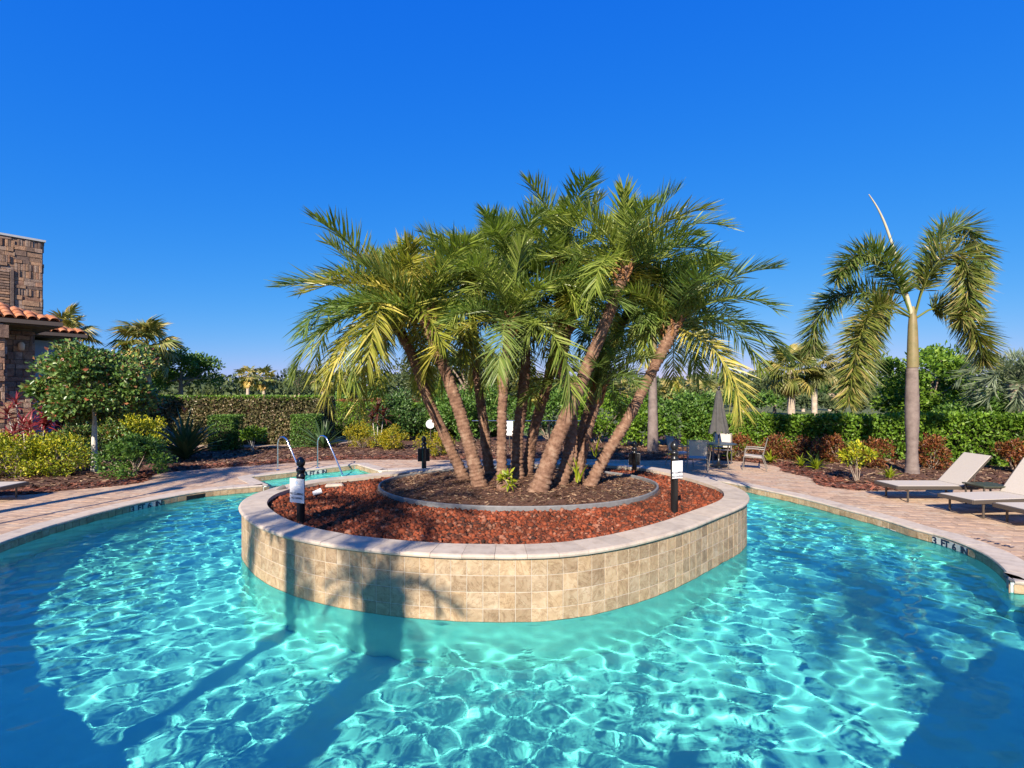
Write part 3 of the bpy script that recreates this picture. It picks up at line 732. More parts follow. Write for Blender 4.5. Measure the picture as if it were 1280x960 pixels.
date_palm('leftmost date palm, slim reddish trunk leaning behind the ringed one', [(582, 598, 9.8), (556, 545, 9.85), (533, 495, 9.9), (513, 440, 9.9)], (482, 384, 9.9), 36, .10, .085, .34, scale=1.12, hang=.32)
date_palm('short thin upright date palm with one frond hanging before its trunk', [(628, 605, 9.0), (627, 560, 9.0), (628, 510, 9.0), (632, 450, 9.0)], (640, 398, 9.0), 24, .088, .075, .12, hang=.1)
date_palm('straight date palm between the thin upright palm and the dark trunk', [(647, 592, 9.9), (647, 550, 9.9), (654, 490, 9.95), (656, 430, 10)], (640, 348, 10), 34, .115, .09, .15, clear=True, hang=.02)
date_palm('dark curving date palm rising behind the thick leaning trunk', [(658, 590, 10.3), (668, 535, 10.3), (684, 480, 10.3), (697, 415, 10.3)], (702, 322, 10.3), 32, .11, .09, .18, hang=.0)
date_palm('tallest date palm, thick smooth trunk leaning right with rusty crown base', [(672, 613, 8.85), (692, 560, 8.85), (715, 505, 8.85), (742, 440, 8.85), (768, 375, 8.85)], (784, 334, 8.85), 38, .155, .082, .22, scale=.95, clear=True, hang=-.15, ringf=11, amp=.18)
date_palm('dark stocky date palm stem pressed behind the thick leaning trunk', [(700, 606, 9.35), (712, 560, 9.4), (715, 500, 9.5), (703, 455, 9.6)], (712, 395, 9.8), 22, .11, .09, .1, dark=.85, clear=True, hang=-.1)
date_palm('right leaning date palm with orange-brown trunk and long spreading fronds', [(736, 604, 9.4), (757, 570, 9.4), (786, 522, 9.4), (808, 478, 9.45)], (846, 404, 9.5), 40, .10, .09, .15, scale=1.0, clear=True, hang=.05)
date_palm('young sucker date palm with steep dark fronds beside the right leaning trunk', [(722, 600, 9.7), (730, 560, 9.7), (742, 515, 9.7)], (750, 487, 9.7), 16, .09, .08, .05, up_bias=30, dark=.8, scale=.8, hang=.55)
date_palm('date palm hidden at the back of the clump on its left side', [(612, 590, 10.5), (606, 540, 10.55), (598, 480, 10.6), (592, 420, 10.6)], (586, 350, 10.6), 32, .10, .085, .15)
date_palm('date palm hidden at the back of the clump on its right side', [(708, 590, 10.6), (730, 530, 10.7), (752, 460, 10.7), (775, 410, 10.7)], (800, 362, 10.7), 28, .10, .085, .15, hang=.05)

# small green sprouts at the foot of the clump
def strap_plant(name, base, n, L_, wd, mat, label, cat='plant', elr=(25, 80), arch=.9, group=None, leafname='leaf', lw_mid=.4):
    t_ = thing(name, base, label, cat, group); meshes = []
    for k in range(3):
        p = np.array(arch_path(1.0, arch * (.6 + .4 * k), 6)); x = np.linspace(0, 1, 7); ww = wd * np.sin(np.clip(x * .93 + .07, 0, 1) ** .6 * math.pi) + .004
        V_ = np.concatenate([p + np.c_[np.zeros(7), ww / 2, ww * .18], p, p - np.c_[np.zeros(7), ww / 2, -ww * .18]]); F_ = []
        for i in range(6): F_ += [(i, i + 1, 8 + i, 7 + i), (7 + i, 8 + i, 15 + i, 14 + i)]
        me = fast_mesh(leafname, V_, F_, True); me.materials.append(mat); meshes.append(me)
    for k in range(n):
        el = R(elr[1] - (elr[1] - elr[0]) * (k + .5) / n + random.uniform(-8, 8)); o = mk(leafname, meshes[k % 3], None, t_); sc = L_ * random.uniform(.7, 1.15)
        o.matrix_local = Matrix.Translation((random.uniform(-.04, .04), random.uniform(-.04, .04), random.uniform(0, .05))) @ rot_frond(k * 2.4 + random.uniform(-.3, .3), el, random.uniform(-.5, .5)) @ Matrix.Scale(sc, 4)
    return t_
b = at(633, 612, 8.75); b.z = float(soil_z(np.array([b.x]), np.array([b.y]))[0])
sp = bush('sprout', b, (.14, .1, .13), 46, .13, .05, M['lf_fern'], 'small bright green sprout at the foot of the thin upright palm', 'plant', K=6, stems=3, zc=.22)
for px, py, Y_, lb in ((722, 592, 9.2, 'yellow-green strap sprout at the base of the right leaning trunk'), (745, 560, 9.75, 'pale yellow shoot between the dark stems of the palm clump')):
    strap_plant('palm_sprout', at(px, py + 12, Y_), 7, .5, .07, M['lf_fern'], lb, elr=(55, 88), arch=.5)

# ------------------------------------------------------------------ foxtail palms
M['fox_trunk'] = surf('foxtail_trunk', [(.12, .09, .082), (.18, .14, .125), (.23, .185, .165)], 5, .8, .3, .006)
M['crownshaft'] = surf('crownshaft', [(.13, .12, .055), (.20, .165, .075), (.23, .17, .10)], 4, .5, .15, .004)
M['spear'] = surf('spear_leaf', [(.42, .38, .27), (.52, .48, .36)], 8, .6, .1)
def img_path(pts, Y0, dY):
    pp = catmull([(a, b_) for a, b_ in pts], 6, False); k = len(pp)
    return [at(p[0], p[1], Y0 + dY * (i / (k - 1)) ** 1.0) for i, p in enumerate(pp)]
fb = P(1140, 595); fx = thing('foxtail_palm', fb, 'grey trunked foxtail palm with bushy drooping fronds and pale bare spear', 'palm')
Yf = fb.y
pr_ = [(.205, -.1), (.195, .1), (.17, .35), (.15, .7), (.165, 1.1), (.185, 1.5), (.188, 1.9), (.175, 2.4), (.158, 2.9), (.16, 3.05)]
m = MB(); pp2 = []
for i in range(len(pr_) - 1):
    for t in np.linspace(0, 1, 9, endpoint=False): pp2.append((pr_[i][0] * (1 - t) + pr_[i + 1][0] * t + .005 * (1 if len(pp2) % 4 == 0 else 0), pr_[i][1] * (1 - t) + pr_[i + 1][1] * t))
m.lathe((0, 0, 0), [(r_ * .9, z_) for r_, z_ in pp2], 20); mk('trunk', m, M['fox_trunk'], fx)
m = MB().lathe((.02, 0, 0), [(.138, 3.04), (.144, 3.12), (.136, 3.4), (.126, 3.8), (.112, 4.2), (.09, 4.5), (.05, 4.75)], 18); mk('crownshaft', m, M['crownshaft'], fx)
fox = [([(1138, 392), (1118, 345), (1095, 318), (1068, 322), (1045, 348)], -.6, 2.0, (1, 1.05, .9)), ([(1137, 392), (1095, 368), (1050, 368), (1022, 400), (1014, 440)], .6, 1.5, (1.05, 1.05, 1)),
       ([(1137, 396), (1108, 382), (1085, 395), (1070, 440), (1060, 505)], -1.6, 2.0, (1.25, 1.05, .8)), ([(1144, 392), (1160, 335), (1178, 293), (1205, 284), (1224, 316), (1222, 360)], .5, 2.1, (.95, 1, .95)),
       ([(1144, 394), (1158, 350), (1182, 318), (1206, 325), (1210, 375), (1200, 400)], -1.2, 2.0, (1.3, 1.1, .9)), ([(1146, 397), (1170, 384), (1198, 388), (1220, 415), (1232, 455)], -.4, 1.6, (1.2, 1.05, .85)),
       ([(1138, 396), (1112, 390), (1092, 412), (1080, 452), (1076, 490)], .8, 1.6, (.8, .85, .8))]
for k, (pt, dy, sc_, cc) in enumerate(fox):
    path = [tuple(p - fb) for p in img_path(pt, Yf, dy)]
    o = mk('frond', frond_mesh('frond', path, 400, .72, .036, M['fr_fox'], 1.0, 0, .14, .16, (1.15, .75), .025, 40 + k), None, fx); o.color = (*cc, 1)
mk('spear_leaf', MB().tube([p - fb for p in img_path([(1139, 392), (1127, 345), (1110, 290), (1098, 262), (1086, 243)], Yf, -.3)], list(np.linspace(.055, .012, 25)), 7), M['spear'], fx)
fb2 = P(816, 566); fx2 = thing('foxtail_palm', fb2, 'foxtail palm seen as a smooth grey trunk behind the right leaning date palm', 'palm')
mk('trunk', MB().lathe((0, 0, 0), [(.22 - .012 * k / 4 + .004 * (k % 2), -.1 + .115 * k) for k in range(34)], 18), M['fox_trunk'], fx2)
mk('crownshaft', MB().lathe((0, 0, 0), [(.175, 3.66), (.18, 3.8), (.15, 4.2), (.10, 4.7), (.06, 4.9)], 14), M['crownshaft'], fx2)
fm = [frond_mesh('frond', arch_path(2.1, 1.5 + .3 * k), 120, .42, .045, M['fr_fox'], 1.0, 0, .35, .13, (1.0, .6), .025, 70 + k) for k in range(2)]
for k in range(8):
    o = mk('frond', fm[k % 2], None, fx2); o.matrix_local = Matrix.Translation((0, 0, 4.8)) @ rot_frond(k * .785 + .3, R(45 - 12 * (k % 3)), 0)

# ------------------------------------------------------------------ fan palms
def fan_mesh(name, pet, rad, nseg, mat, droop=.25, spread=2.5, seed=0, wseg=1.0):
    g = np.random.default_rng(seed); V_ = []; F_ = []
    hub = np.array([pet, 0, 0.])
    for k in range(nseg):
        a = -spread + 2 * spread * (k + .5) / nseg + g.normal(0, .03); d = np.array([math.cos(a), math.sin(a), 0]); r = rad * (.78 + .22 * math.cos(a * .6)) * g.uniform(.9, 1.06)
        sd_ = np.array([-d[1], d[0], 0]); w_ = rad * .5 * 2 * spread / nseg * .55 * wseg; z1 = -.10 * rad * droop * 2 + .10 * abs(math.sin(a)) * rad; z2 = -(.35 + .4 * g.random()) * rad * droop * 2 + .12 * abs(math.sin(a)) * rad
        b = hub + sd_ * .01; mid = hub + d * r * .52 + np.array([0, 0, z1]); tip = hub + d * r * .93 + np.array([0, 0, z2]); fd = np.array([0, 0, .03 * rad * (1 if k % 2 else -1)])
        n0 = len(V_); V_ += [b, b - sd_ * .02, mid + sd_ * w_ + fd, mid - sd_ * w_ - fd, tip]; F_ += [(n0, n0 + 1, n0 + 3), (n0, n0 + 3, n0 + 2), (n0 + 2, n0 + 3, n0 + 4)]
    m = MB().tube([(0, 0, 0), (pet * .5, 0, .03 * pet), (pet, 0, 0), (pet + rad * .35, 0, -.03 * rad)], [.028, .02, .015, .006], 4, False)
    n0 = len(V_); V_ += [np.array(v) for v in m.v]; F_ += [tuple(n0 + i for i in (f[0], f[1], f[2])) for f in m.f] + [tuple(n0 + i for i in (f[0], f[2], f[3])) for f in m.f]
    me = fast_mesh(name, np.array(V_), np.array(F_)); me.materials.append(mat); return me
FAN = [fan_mesh('frond', .8, .78, 34, M['fr_fan'], .30 + .12 * k, 2.3, k) for k in range(3)]
FANLO = [fan_mesh('frond', .8, .85, 14, M['fr_fan'], .35, 2.3, 9 + k, 1.3) for k in range(2)]
M['sabal_trunk'] = surf('sabal_trunk', [(.30, .23, .17), (.42, .34, .26), (.50, .43, .35)], 6, .9, .6, .015)
def fan_palm(label, base, h, nf, size=1.0, r=.15, group=None, lo=False, dead=5, tint=(1, 1, 1), lean=0.0, elmin=-55):
    t_ = thing('fan_palm', base, label, 'palm', group)
    if lo: mk('trunk', MB().tube([(0, 0, -.1), (lean * .5, 0, h * .5), (lean, 0, h)], [r * 1.1, r, r * .95], 7), M['sabal_trunk'], t_)
    else: mk('trunk', trunk_mesh([Vector((0, 0, -.1)), Vector((lean * .3, 0, h * .35)), Vector((lean * .7, 0, h * .7)), Vector((lean, 0, h))], r * 1.1, r, 7, .05, 1, 12, .25, boots=.3, step=.05), M['sabal_trunk'], t_)
    for k in range(nf + dead):
        isd = k >= nf; f = (k + .5) / nf; el = R(80 - (80 - elmin) * f ** .85 + random.uniform(-8, 8)) if not isd else R(random.uniform(-82, -64))
        o = mk('frond', random.choice(FANLO if lo else FAN), None, t_)
        o.matrix_local = Matrix.Translation((lean, 0, h + random.uniform(-.15, .1) - (.15 if isd else 0))) @ rot_frond(k * 2.39996 + random.uniform(-.3, .3), el, random.uniform(-.5, .5)) @ Matrix.Scale(size * random.uniform(.85, 1.1) * (.75 if isd else 1), 4)
        c = (2.1, 1.5, 1.35) if isd else random.choice([(1, 1, 1), (1.25, 1.1, 1), (.85, .95, .9), (1.5, 1.3, 1.1)]); o.color = tuple(c[i] * tint[i] for i in range(3)) + (1,)
    return t_
def gp(px, Y, z=0.0): return Vector(((px - 640) / F * Y, Y, z))
def zh(py, Y): return CAM_H - (py - HY) / F * Y
fan_palm('large fan palm with straw coloured dead leaves behind the clipped hedge', gp(184, 30), zh(432, 30), 30, 1.38, .2, dead=9, tint=(1.35, 1.25, 1.1))
fan_palm('fan palm rising behind the tiled roof corner of the stone building', gp(82, 27), zh(418, 27), 26, 1.1, .2, dead=4, tint=(1.5, 1.35, 1.2))
fan_palm('bushy fan palm with pinkish trunk behind the right-hand hedge', gp(989, 25), zh(462, 25), 28, 1.05, .16, dead=5, tint=(1.15, 1.1, .8))
fan_palm('smaller fan palm just behind the bushy fan palm beyond the right hedge', gp(1018, 31), zh(458, 31), 24, 1.1, .15, dead=3)
far_f = [(1037, 62, 478), (1004, 60, 486), (310, 58, 470), (330, 62, 472), (404, 55, 474), (432, 60, 473), (868, 70, 482), (838, 66, 488), (900, 72, 486), (915, 80, 487), (884, 64, 490), (1150, 60, 480), (776, 70, 489), (798, 75, 484), (855, 75, 490), (930, 58, 492)]
far_lab = ['slender distant fan palm beyond the low bushes, one of a scattered line along the horizon']
for px, Y_, py in far_f:
    fan_palm(far_lab[0], gp(px, Y_), zh(py, Y_), 15, 1.15 * random.uniform(.85, 1.15), .19, 'distant fan palms along the horizon', True, 4, tint=(1.2, 1.15, 1.0))
# silver palm at the right edge
sb = gp(1272, 16.8); sp_ = thing('silver_palm', sb, 'silvery blue-green palm with recurving fronds behind the right hedge', 'palm')
hS = zh(478, 16.8); mk('trunk', trunk_mesh([Vector((0, 0, -.1)), Vector((.05, 0, hS * .5)), Vector((0, 0, hS))], .24, .2, 8, .08, 1, 12, .2, .4, .04), M['sabal_trunk'], sp_)
SIL = [frond_mesh('frond', arch_path(1.9, 1.9 + .35 * k), 48, .52, .035, M['fr_silver'], 0, .8, .25, .16, seed=90 + k) for k in range(3)]
for k in range(30):
    f = (k + .5) / 30; o = mk('frond', SIL[k % 3], None, sp_); o.matrix_local = Matrix.Translation((0, 0, hS)) @ rot_frond(k * 2.4, R(80 - 85 * f + random.uniform(-6, 6)), random.uniform(-.3, .3)); o.color = (1, 1, 1, 1)

# ------------------------------------------------------------------ shrubs and trees
def bz(v): return Vector((v.x, v.y, float(bed_z(np.array([v.x]), np.array([v.y]))[0])))
for px, Y_, rr_, lb in ((165, 18.4, (1.2, .8, .8), 'olive shrub half hidden behind the hibiscus tree beside the clipped hedge'), (120, 17.5, (1.1, .8, .7), 'olive shrub in the shade behind the hibiscus trunk')):
    bush('olive_shrub', bz(gp(px, Y_)), rr_, 3800, .10, .06, M['lf_yellow'] if px > 150 else M['lf_hib'], lb, K=30, stems=5, lower=-.9)
# hibiscus standard and the shrubs in front of the stone building
tree('hibiscus_tree', bz(P(118, 592)), 3.62, (1.55, 1.25, 1.2), 15000, .13, .085, M['lf_hib'], 'small hibiscus tree with white trunk and dense dark leaves beside the stone building', .075, K=48, cr=.46, limbs=7, bark=M['pale_bark'], trunk_h=1.25, lower=-.9)
for px, py, rr_, lb in ((18, 600, (.95, .75, .66), 'low yellow-green croton with bright tips beside the left lounger'), (72, 597, (.80, .7, .62), 'yellow-green croton with bare twigs in front of the white hibiscus trunk'), (-22, 598, (.8, .7, .7), 'yellow croton by the stone column')):
    bush('croton', bz(P(px, py)), rr_, 3300, .085, .042, M['lf_yellow'], lb, K=34, stems=12, lower=-.95, stem_mat=M['bark'], zc=rr_[2] * .8)
bush('green_shrub', bz(P(168, 597)), (.92, .7, .60), 4200, .09, .05, M['lf_mid'], 'rounded green shrub between the white hibiscus trunk and the strap-leaved plant', K=34, stems=9, lower=-.95, zc=.52)
def ti_plant(base, heads, mat, label, L_=.55, wl_=.15):
    t_ = thing('ti_plant', base, label, 'plant'); meshes = []; st = MB()
    for k in range(3):
        p = np.array(arch_path(1.0, .5 + .45 * k, 6)); x = np.linspace(0, 1, 7); ww = wl_ * np.sin(np.clip(x * .93 + .07, 0, 1) ** .7 * math.pi) + .004
        V_ = np.concatenate([p + np.c_[np.zeros(7), ww / 2, ww * .2], p, p - np.c_[np.zeros(7), ww / 2, -ww * .2]]); F_ = []
        for i in range(6): F_ += [(i, i + 1, 8 + i, 7 + i), (7 + i, 8 + i, 15 + i, 14 + i)]
        me = fast_mesh('leaf', V_, F_, True); me.materials.append(mat); meshes.append(me)
    for (hx, hy, hz, n) in heads:
        st.tube([(hx * .4, hy * .4, -.05), (hx * .8, hy * .8, hz * .6), (hx, hy, hz)], [.022, .018, .014], 5)
        for k in range(n):
            o = mk('leaf', meshes[k % 3], None, t_); o.matrix_local = Matrix.Translation((hx, hy, hz - .22 * k / n)) @ rot_frond(k * 2.4 + hx * 9, R(82 - 95 * (k / n) + random.uniform(-8, 8)), random.uniform(-.4, .4)) @ Matrix.Scale(L_ * random.uniform(.75, 1.15), 4)
    mk('stem', st, M['pale_bark'], t_); return t_
hd = random.Random(9)
ti_plant(bz(gp(42, 15.2)), [(hd.uniform(-.75, .85), hd.uniform(-.4, .35), hd.uniform(.8, 2.1), 17) for _ in range(17)], M['lf_ti'], 'crimson ti plant with many strap leaves against the stone wall', .46, .13)
strap_plant('bird_of_paradise', bz(P(232, 577)), 84, 1.6, .085, M['lf_strap'], 'dark strap-leaved bird of paradise with an orange bloom before the clipped hedge', elr=(34, 88), arch=.7)
fl = MB()
for k in range(5): fl.tube([(.12, -.25, 1.62), (.12 + .1 * math.cos(k), -.25 + .05 * math.sin(k), 1.74 + .02 * k)], [.03, .008], 5)
fo = mk('flower', fl, plain('orange_bloom', (.62, .16, .04), .5), bpy.data.objects['bird_of_paradise'])
CLIPPED = [((275, 566), .95, 1.42, 'upright green clipped shrub to the right of the strap-leaved plant'), ((379, 562), 1.0, 1.4, 'squared green clipped shrub behind the steel handrails')]
bush('frangipani_shrub', bz(P(316, 566)), (.42, .42, .3), 420, .2, .07, M['lf_bright'], 'small open shrub with big pale green leaves before the tall hedge', K=10, stems=7, zc=.62, stem_mat=M['pale_bark'])
strap_plant('agave', bz(P(404, 563)), 40, 1.35, .075, M['lf_strap'], 'spiky grey-green agave beside the squared shrub', elr=(12, 84), arch=.35)
for px, py, rr_, lb in ((452, 562, (.85, .6, .52), 'wide gold-tipped duranta bush under the bronze ti plant'), (492, 564, (.5, .45, .47), 'small gold-tipped duranta with bare foot to the right of the bronze ti plant'), (543, 571, (.62, .5, .5), 'gold-tipped duranta behind the rear sign post')):
    bush('duranta', bz(P(px, py)), rr_, 2800, .07, .035, M['lf_gold'], lb, K=28, stems=10, lower=-.9, stem_mat=M['bark'], zc=rr_[2] * .85)
ti_plant(bz(gp(472, 22.3)), [(0, 0, 1.5, 26), (-.25, .1, 1.15, 22), (.25, 0, 1.25, 22)], M['lf_tidark'], 'bronze ti plant rising behind the gold-tipped bushes', .62)

def hedge(name, pts, width, heights, n, ln, wd, mat, label, core_mat, top_mat=None, rough=.1, cat='hedge'):
    c = np.array(pts, float); L = np.r_[0, np.cumsum(np.linalg.norm(np.diff(c, axis=0), axis=1))]; t_ = thing(name, (c[0][0], c[0][1], 0), label, cat); o0 = np.array([c[0][0], c[0][1], 0])
    def ev(s):
        p = np.stack([np.interp(s, L, c[:, k]) for k in range(2)], -1); q = np.stack([np.interp(s + .05, L, c[:, k]) - np.interp(s - .05, L, c[:, k]) for k in range(2)], -1); q = unit(q); return p, np.stack([-q[:, 1], q[:, 0]], -1), q, np.interp(s, L, heights)
    def pts_on(kind, m_):
        s = rng.uniform(0, L[-1], m_); p, nr, tg, h = ev(s); jit = np.abs(rng.normal(0, rough, m_))
        wob = .10 * (vnoise(s * 1.1, np.zeros(m_) + (kind == 'top') * 9, 3) - .5) * rough * 10
        if kind == 'top':
            lat = rng.uniform(-.5, .5, m_) * width; z = h + wob - jit; xy = p + nr * lat[:, None]; nm = np.c_[nr * 0, np.ones(m_)]
        elif kind in ('front', 'back'):
            sg = -1 if kind == 'front' else 1; z = rng.uniform(.03, 1, m_) * h; xy = p + nr * (sg * (width / 2 + wob - jit))[:, None]; nm = np.c_[nr * sg, np.full(m_, .15)]
        else:
            e = 0 if kind == 'end0' else 1; s = np.full(m_, e * L[-1]); p, nr, tg, h = ev(np.clip(s, .06, L[-1] - .06)); sg = -1 if e == 0 else 1
            z = rng.uniform(.03, 1, m_) * h; xy = p + nr * (rng.uniform(-.5, .5, m_) * width)[:, None] + tg * (sg * (.06 - jit))[:, None]; nm = np.c_[tg * sg, np.full(m_, .15)]
        return np.c_[xy, z] - o0, unit(nm)
    tot = L[-1]; hm = float(np.mean(heights)); A = {'top': tot * width, 'front': tot * hm, 'back': tot * hm * .4, 'end0': width * hm, 'end1': width * hm}; S = sum(A.values())
    VV = []; FF = []; k0 = 0
    for kd, a_ in A.items():
        if kd == 'top' and top_mat: continue
        p, nm = pts_on(kd, int(n * a_ / S)); V_, F_ = leaf_cloud(p, nm, ln, wd, .5, 1.0, .1); VV.append(V_); FF.append(F_ + k0); k0 += len(V_)
    mk('foliage', fast_mesh('foliage', np.concatenate(VV), np.concatenate(FF)), mat, t_)
    if top_mat:
        p, nm = pts_on('top', int(n * A['top'] / S * 1.4)); V_, F_ = leaf_cloud(p, nm, ln, wd, .5, 1.0, .2); mk('top_foliage', fast_mesh('top_foliage', V_, F_), top_mat, t_)  # top leaves get a separate, brighter green material
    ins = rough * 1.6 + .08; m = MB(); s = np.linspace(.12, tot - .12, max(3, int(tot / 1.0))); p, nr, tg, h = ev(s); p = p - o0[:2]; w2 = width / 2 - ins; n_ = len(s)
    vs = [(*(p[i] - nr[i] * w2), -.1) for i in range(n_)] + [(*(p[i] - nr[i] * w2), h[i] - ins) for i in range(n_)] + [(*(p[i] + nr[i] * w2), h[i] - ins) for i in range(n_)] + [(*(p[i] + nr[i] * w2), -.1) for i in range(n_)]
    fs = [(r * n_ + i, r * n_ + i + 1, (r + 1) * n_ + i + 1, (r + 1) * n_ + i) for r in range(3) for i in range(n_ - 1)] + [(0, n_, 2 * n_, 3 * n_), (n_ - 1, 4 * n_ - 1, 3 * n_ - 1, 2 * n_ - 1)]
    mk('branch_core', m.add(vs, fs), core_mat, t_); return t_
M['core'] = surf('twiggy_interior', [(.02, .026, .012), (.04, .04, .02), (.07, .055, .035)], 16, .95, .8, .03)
for (px, py), w_, h_, lb in CLIPPED:
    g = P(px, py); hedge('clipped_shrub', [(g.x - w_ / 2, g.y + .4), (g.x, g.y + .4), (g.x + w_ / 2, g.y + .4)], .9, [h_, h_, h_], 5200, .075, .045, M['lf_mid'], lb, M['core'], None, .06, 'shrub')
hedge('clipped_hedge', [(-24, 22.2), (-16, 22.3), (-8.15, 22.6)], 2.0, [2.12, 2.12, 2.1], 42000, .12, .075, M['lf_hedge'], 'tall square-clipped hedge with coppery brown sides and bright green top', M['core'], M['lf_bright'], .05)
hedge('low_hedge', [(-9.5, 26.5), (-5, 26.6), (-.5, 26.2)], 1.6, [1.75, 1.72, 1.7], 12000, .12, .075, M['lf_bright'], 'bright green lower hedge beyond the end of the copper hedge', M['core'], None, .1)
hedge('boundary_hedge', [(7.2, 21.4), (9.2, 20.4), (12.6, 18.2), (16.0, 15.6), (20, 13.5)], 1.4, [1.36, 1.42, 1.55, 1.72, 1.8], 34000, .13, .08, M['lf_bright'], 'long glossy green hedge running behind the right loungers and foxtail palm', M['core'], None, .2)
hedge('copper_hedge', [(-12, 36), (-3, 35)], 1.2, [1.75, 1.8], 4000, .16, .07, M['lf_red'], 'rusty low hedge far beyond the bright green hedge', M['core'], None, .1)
# broad shrubs between hedges
for px, py, Y_, rr_, n_, mt, lb in ((600, 560, 23.5, (2.1, 1.1, 1.35), 6500, 'lf_mid', 'broad dark green shrub behind the white rail, left of the thin palm'), (690, 560, 23.0, (1.8, 1.1, 1.25), 6000, 'lf_mid', 'broad glossy shrub behind the white rail and the thick leaning trunk'), (748, 560, 22.5, (1.5, 1.0, 1.3), 6000, 'lf_bright', 'bright glossy shrub between the palm clump and the smooth grey trunk'),
        (858, 562, 21.3, (1.45, 1.0, 1.22), 7500, 'lf_mid', 'big rounded glossy shrub behind the patio chairs and closed umbrella'), (802, 560, 20.9, (.85, .7, .85), 3500, 'lf_bright', 'yellow-green shrub behind the rear black sign board'), (500, 560, 24.0, (1.2, .9, 1.1), 4200, 'lf_dark', 'dark shrub with grey twigs right of the bronze ti plant'), (555, 560, 24.5, (1.3, .9, 1.3), 4500, 'lf_mid', 'leafy green shrub behind the round white clock')):
    v = gp(px, Y_); bush('broad_shrub', bz(v), rr_, n_, .15, .085, M[mt], lb, K=34, stems=7, lower=-.7, rand=1.0)
bush('broad_shrub', bz(gp(1235, 17.2)), (1.6, .9, 1.0), 6000, .13, .08, M['lf_mid'], 'loose green shrub growing over the hedge top by the silver palm', K=30, zc=1.1)
for px, py, rr_, lb in ((922, 573, (.6, .45, .42), 'red croton nearest the patio umbrella'), (972, 575, (.55, .45, .42), 'red and bronze croton below the bushy fan palm'), (1010, 578, (.6, .45, .45), 'red croton between two yellow ferns under the hedge'), (1046, 580, (.5, .4, .45), 'bronze croton under the shaded part of the hedge'), (1094, 588, (.55, .4, .5), 'twiggy brown croton left of the foxtail trunk'), (1165, 590, (.5, .4, .52), 'orange-red croton right of the foxtail trunk'), (1268, 594, (.45, .35, .5), 'red croton under the hedge behind the side table')):
    bush('croton', bz(P(px, py)), rr_, 1700, .10, .042, M['lf_red'], lb, K=26, stems=9, lower=-.95, stem_mat=M['bark'], zc=rr_[2] * .8)
bush('croton', bz(P(1071, 604)), (.42, .35, .28), 700, .11, .05, M['lf_yellow'], 'leggy pale-stemmed croton with yellow and red top at the bed edge', K=14, stems=8, zc=.66, lower=-.9, stem_mat=M['bark'])
for px, py, s_, lb in ((912, 575, .42, 'yellow-green fern tuft behind the patio chairs'), (963, 580, .42, 'yellow-green fern tuft between the right patio chair and the twin ferns'), (1001, 585, .40, 'smaller of two yellow-green fern tufts growing side by side in mulch'), (1020, 589, .52, 'larger of two yellow-green fern tufts growing side by side in mulch'), (1112, 601, .36, 'small fern tuft just left of the foxtail trunk'), (843, 573, .36, 'yellow fern tuft behind the right sign post')):
    strap_plant('fern', bz(P(px, py)), 26, s_, .13, M['lf_fern'], lb, elr=(25, 85), arch=.8)
tree('leafy_tree', gp(1165, 20.5), 4.35, (2.3, 1.5, 1.75), 11000, .18, .10, M['lf_bright'], 'airy light green tree behind the foxtail palm and hedge', .11, K=34, cr=.62, lower=-.9, trunk_h=1.6)
tree('oak_tree', gp(585, 32), 4.75, (4.9, 2.2, 1.7), 12000, .20, .12, M['lf_olive'], 'wide dark olive tree behind the left leaning palm trunks', .22, K=46, cr=.85, lower=-.5)
tree('spreading_tree', gp(226, 34), 5.45, (2.35, 1.8, 1.8), 8500, .20, .11, M['lf_mid'], 'layered dark green tree above the clipped hedge beside the large fan palm', .16, K=30, cr=.55, lower=-.6)
tree('bare_topped_tree', gp(374, 62), 5.6, (2.3, 1.8, 2.2), 2600, .28, .10, M['lf_far'], 'thin grey-green tree on the horizon beyond the hedge corner', .16, K=26, cr=.6, lower=-.6, limbs=20)
tree('dark_tree', gp(448, 60), 3.6, (2.6, 1.8, 1.6), 2600, .32, .2, M['lf_dark'], 'low dark tree beside the pale trunked distant palms', .16, K=16)
tree('dark_tree', gp(968, 52), 4.0, (2.6, 2, 1.8), 3200, .28, .13, M['lf_far'], 'grey-green casuarina-like tree to the left of the bushy fan palm', .16, K=24, cr=.7)
tree('dark_tree', gp(1046, 48), 3.9, (3.2, 2, 1.6), 3600, .28, .16, M['lf_dark'], 'broad dark tree behind the drooping left foxtail fronds', .18, K=24)
rb = random.Random(5)
for k in range(34):
    Y_ = rb.uniform(42, 78); px = rb.choice([rb.uniform(-40, 520), rb.uniform(740, 1320), rb.uniform(-40, 1320)]); r_ = rb.uniform(1.6, 3.4)
    bush('distant_shrub', gp(px, Y_), (r_, r_ * .7, rb.uniform(.75, 1.45)), 900, .38, .22, M[rb.choice(['lf_far', 'lf_olive', 'lf_mid', 'lf_far'])], 'rounded distant shrub in the scattered belt beyond the hedges', 'shrub', 'distant shrubs beyond the hedges', K=16, stems=2, lower=-.2)
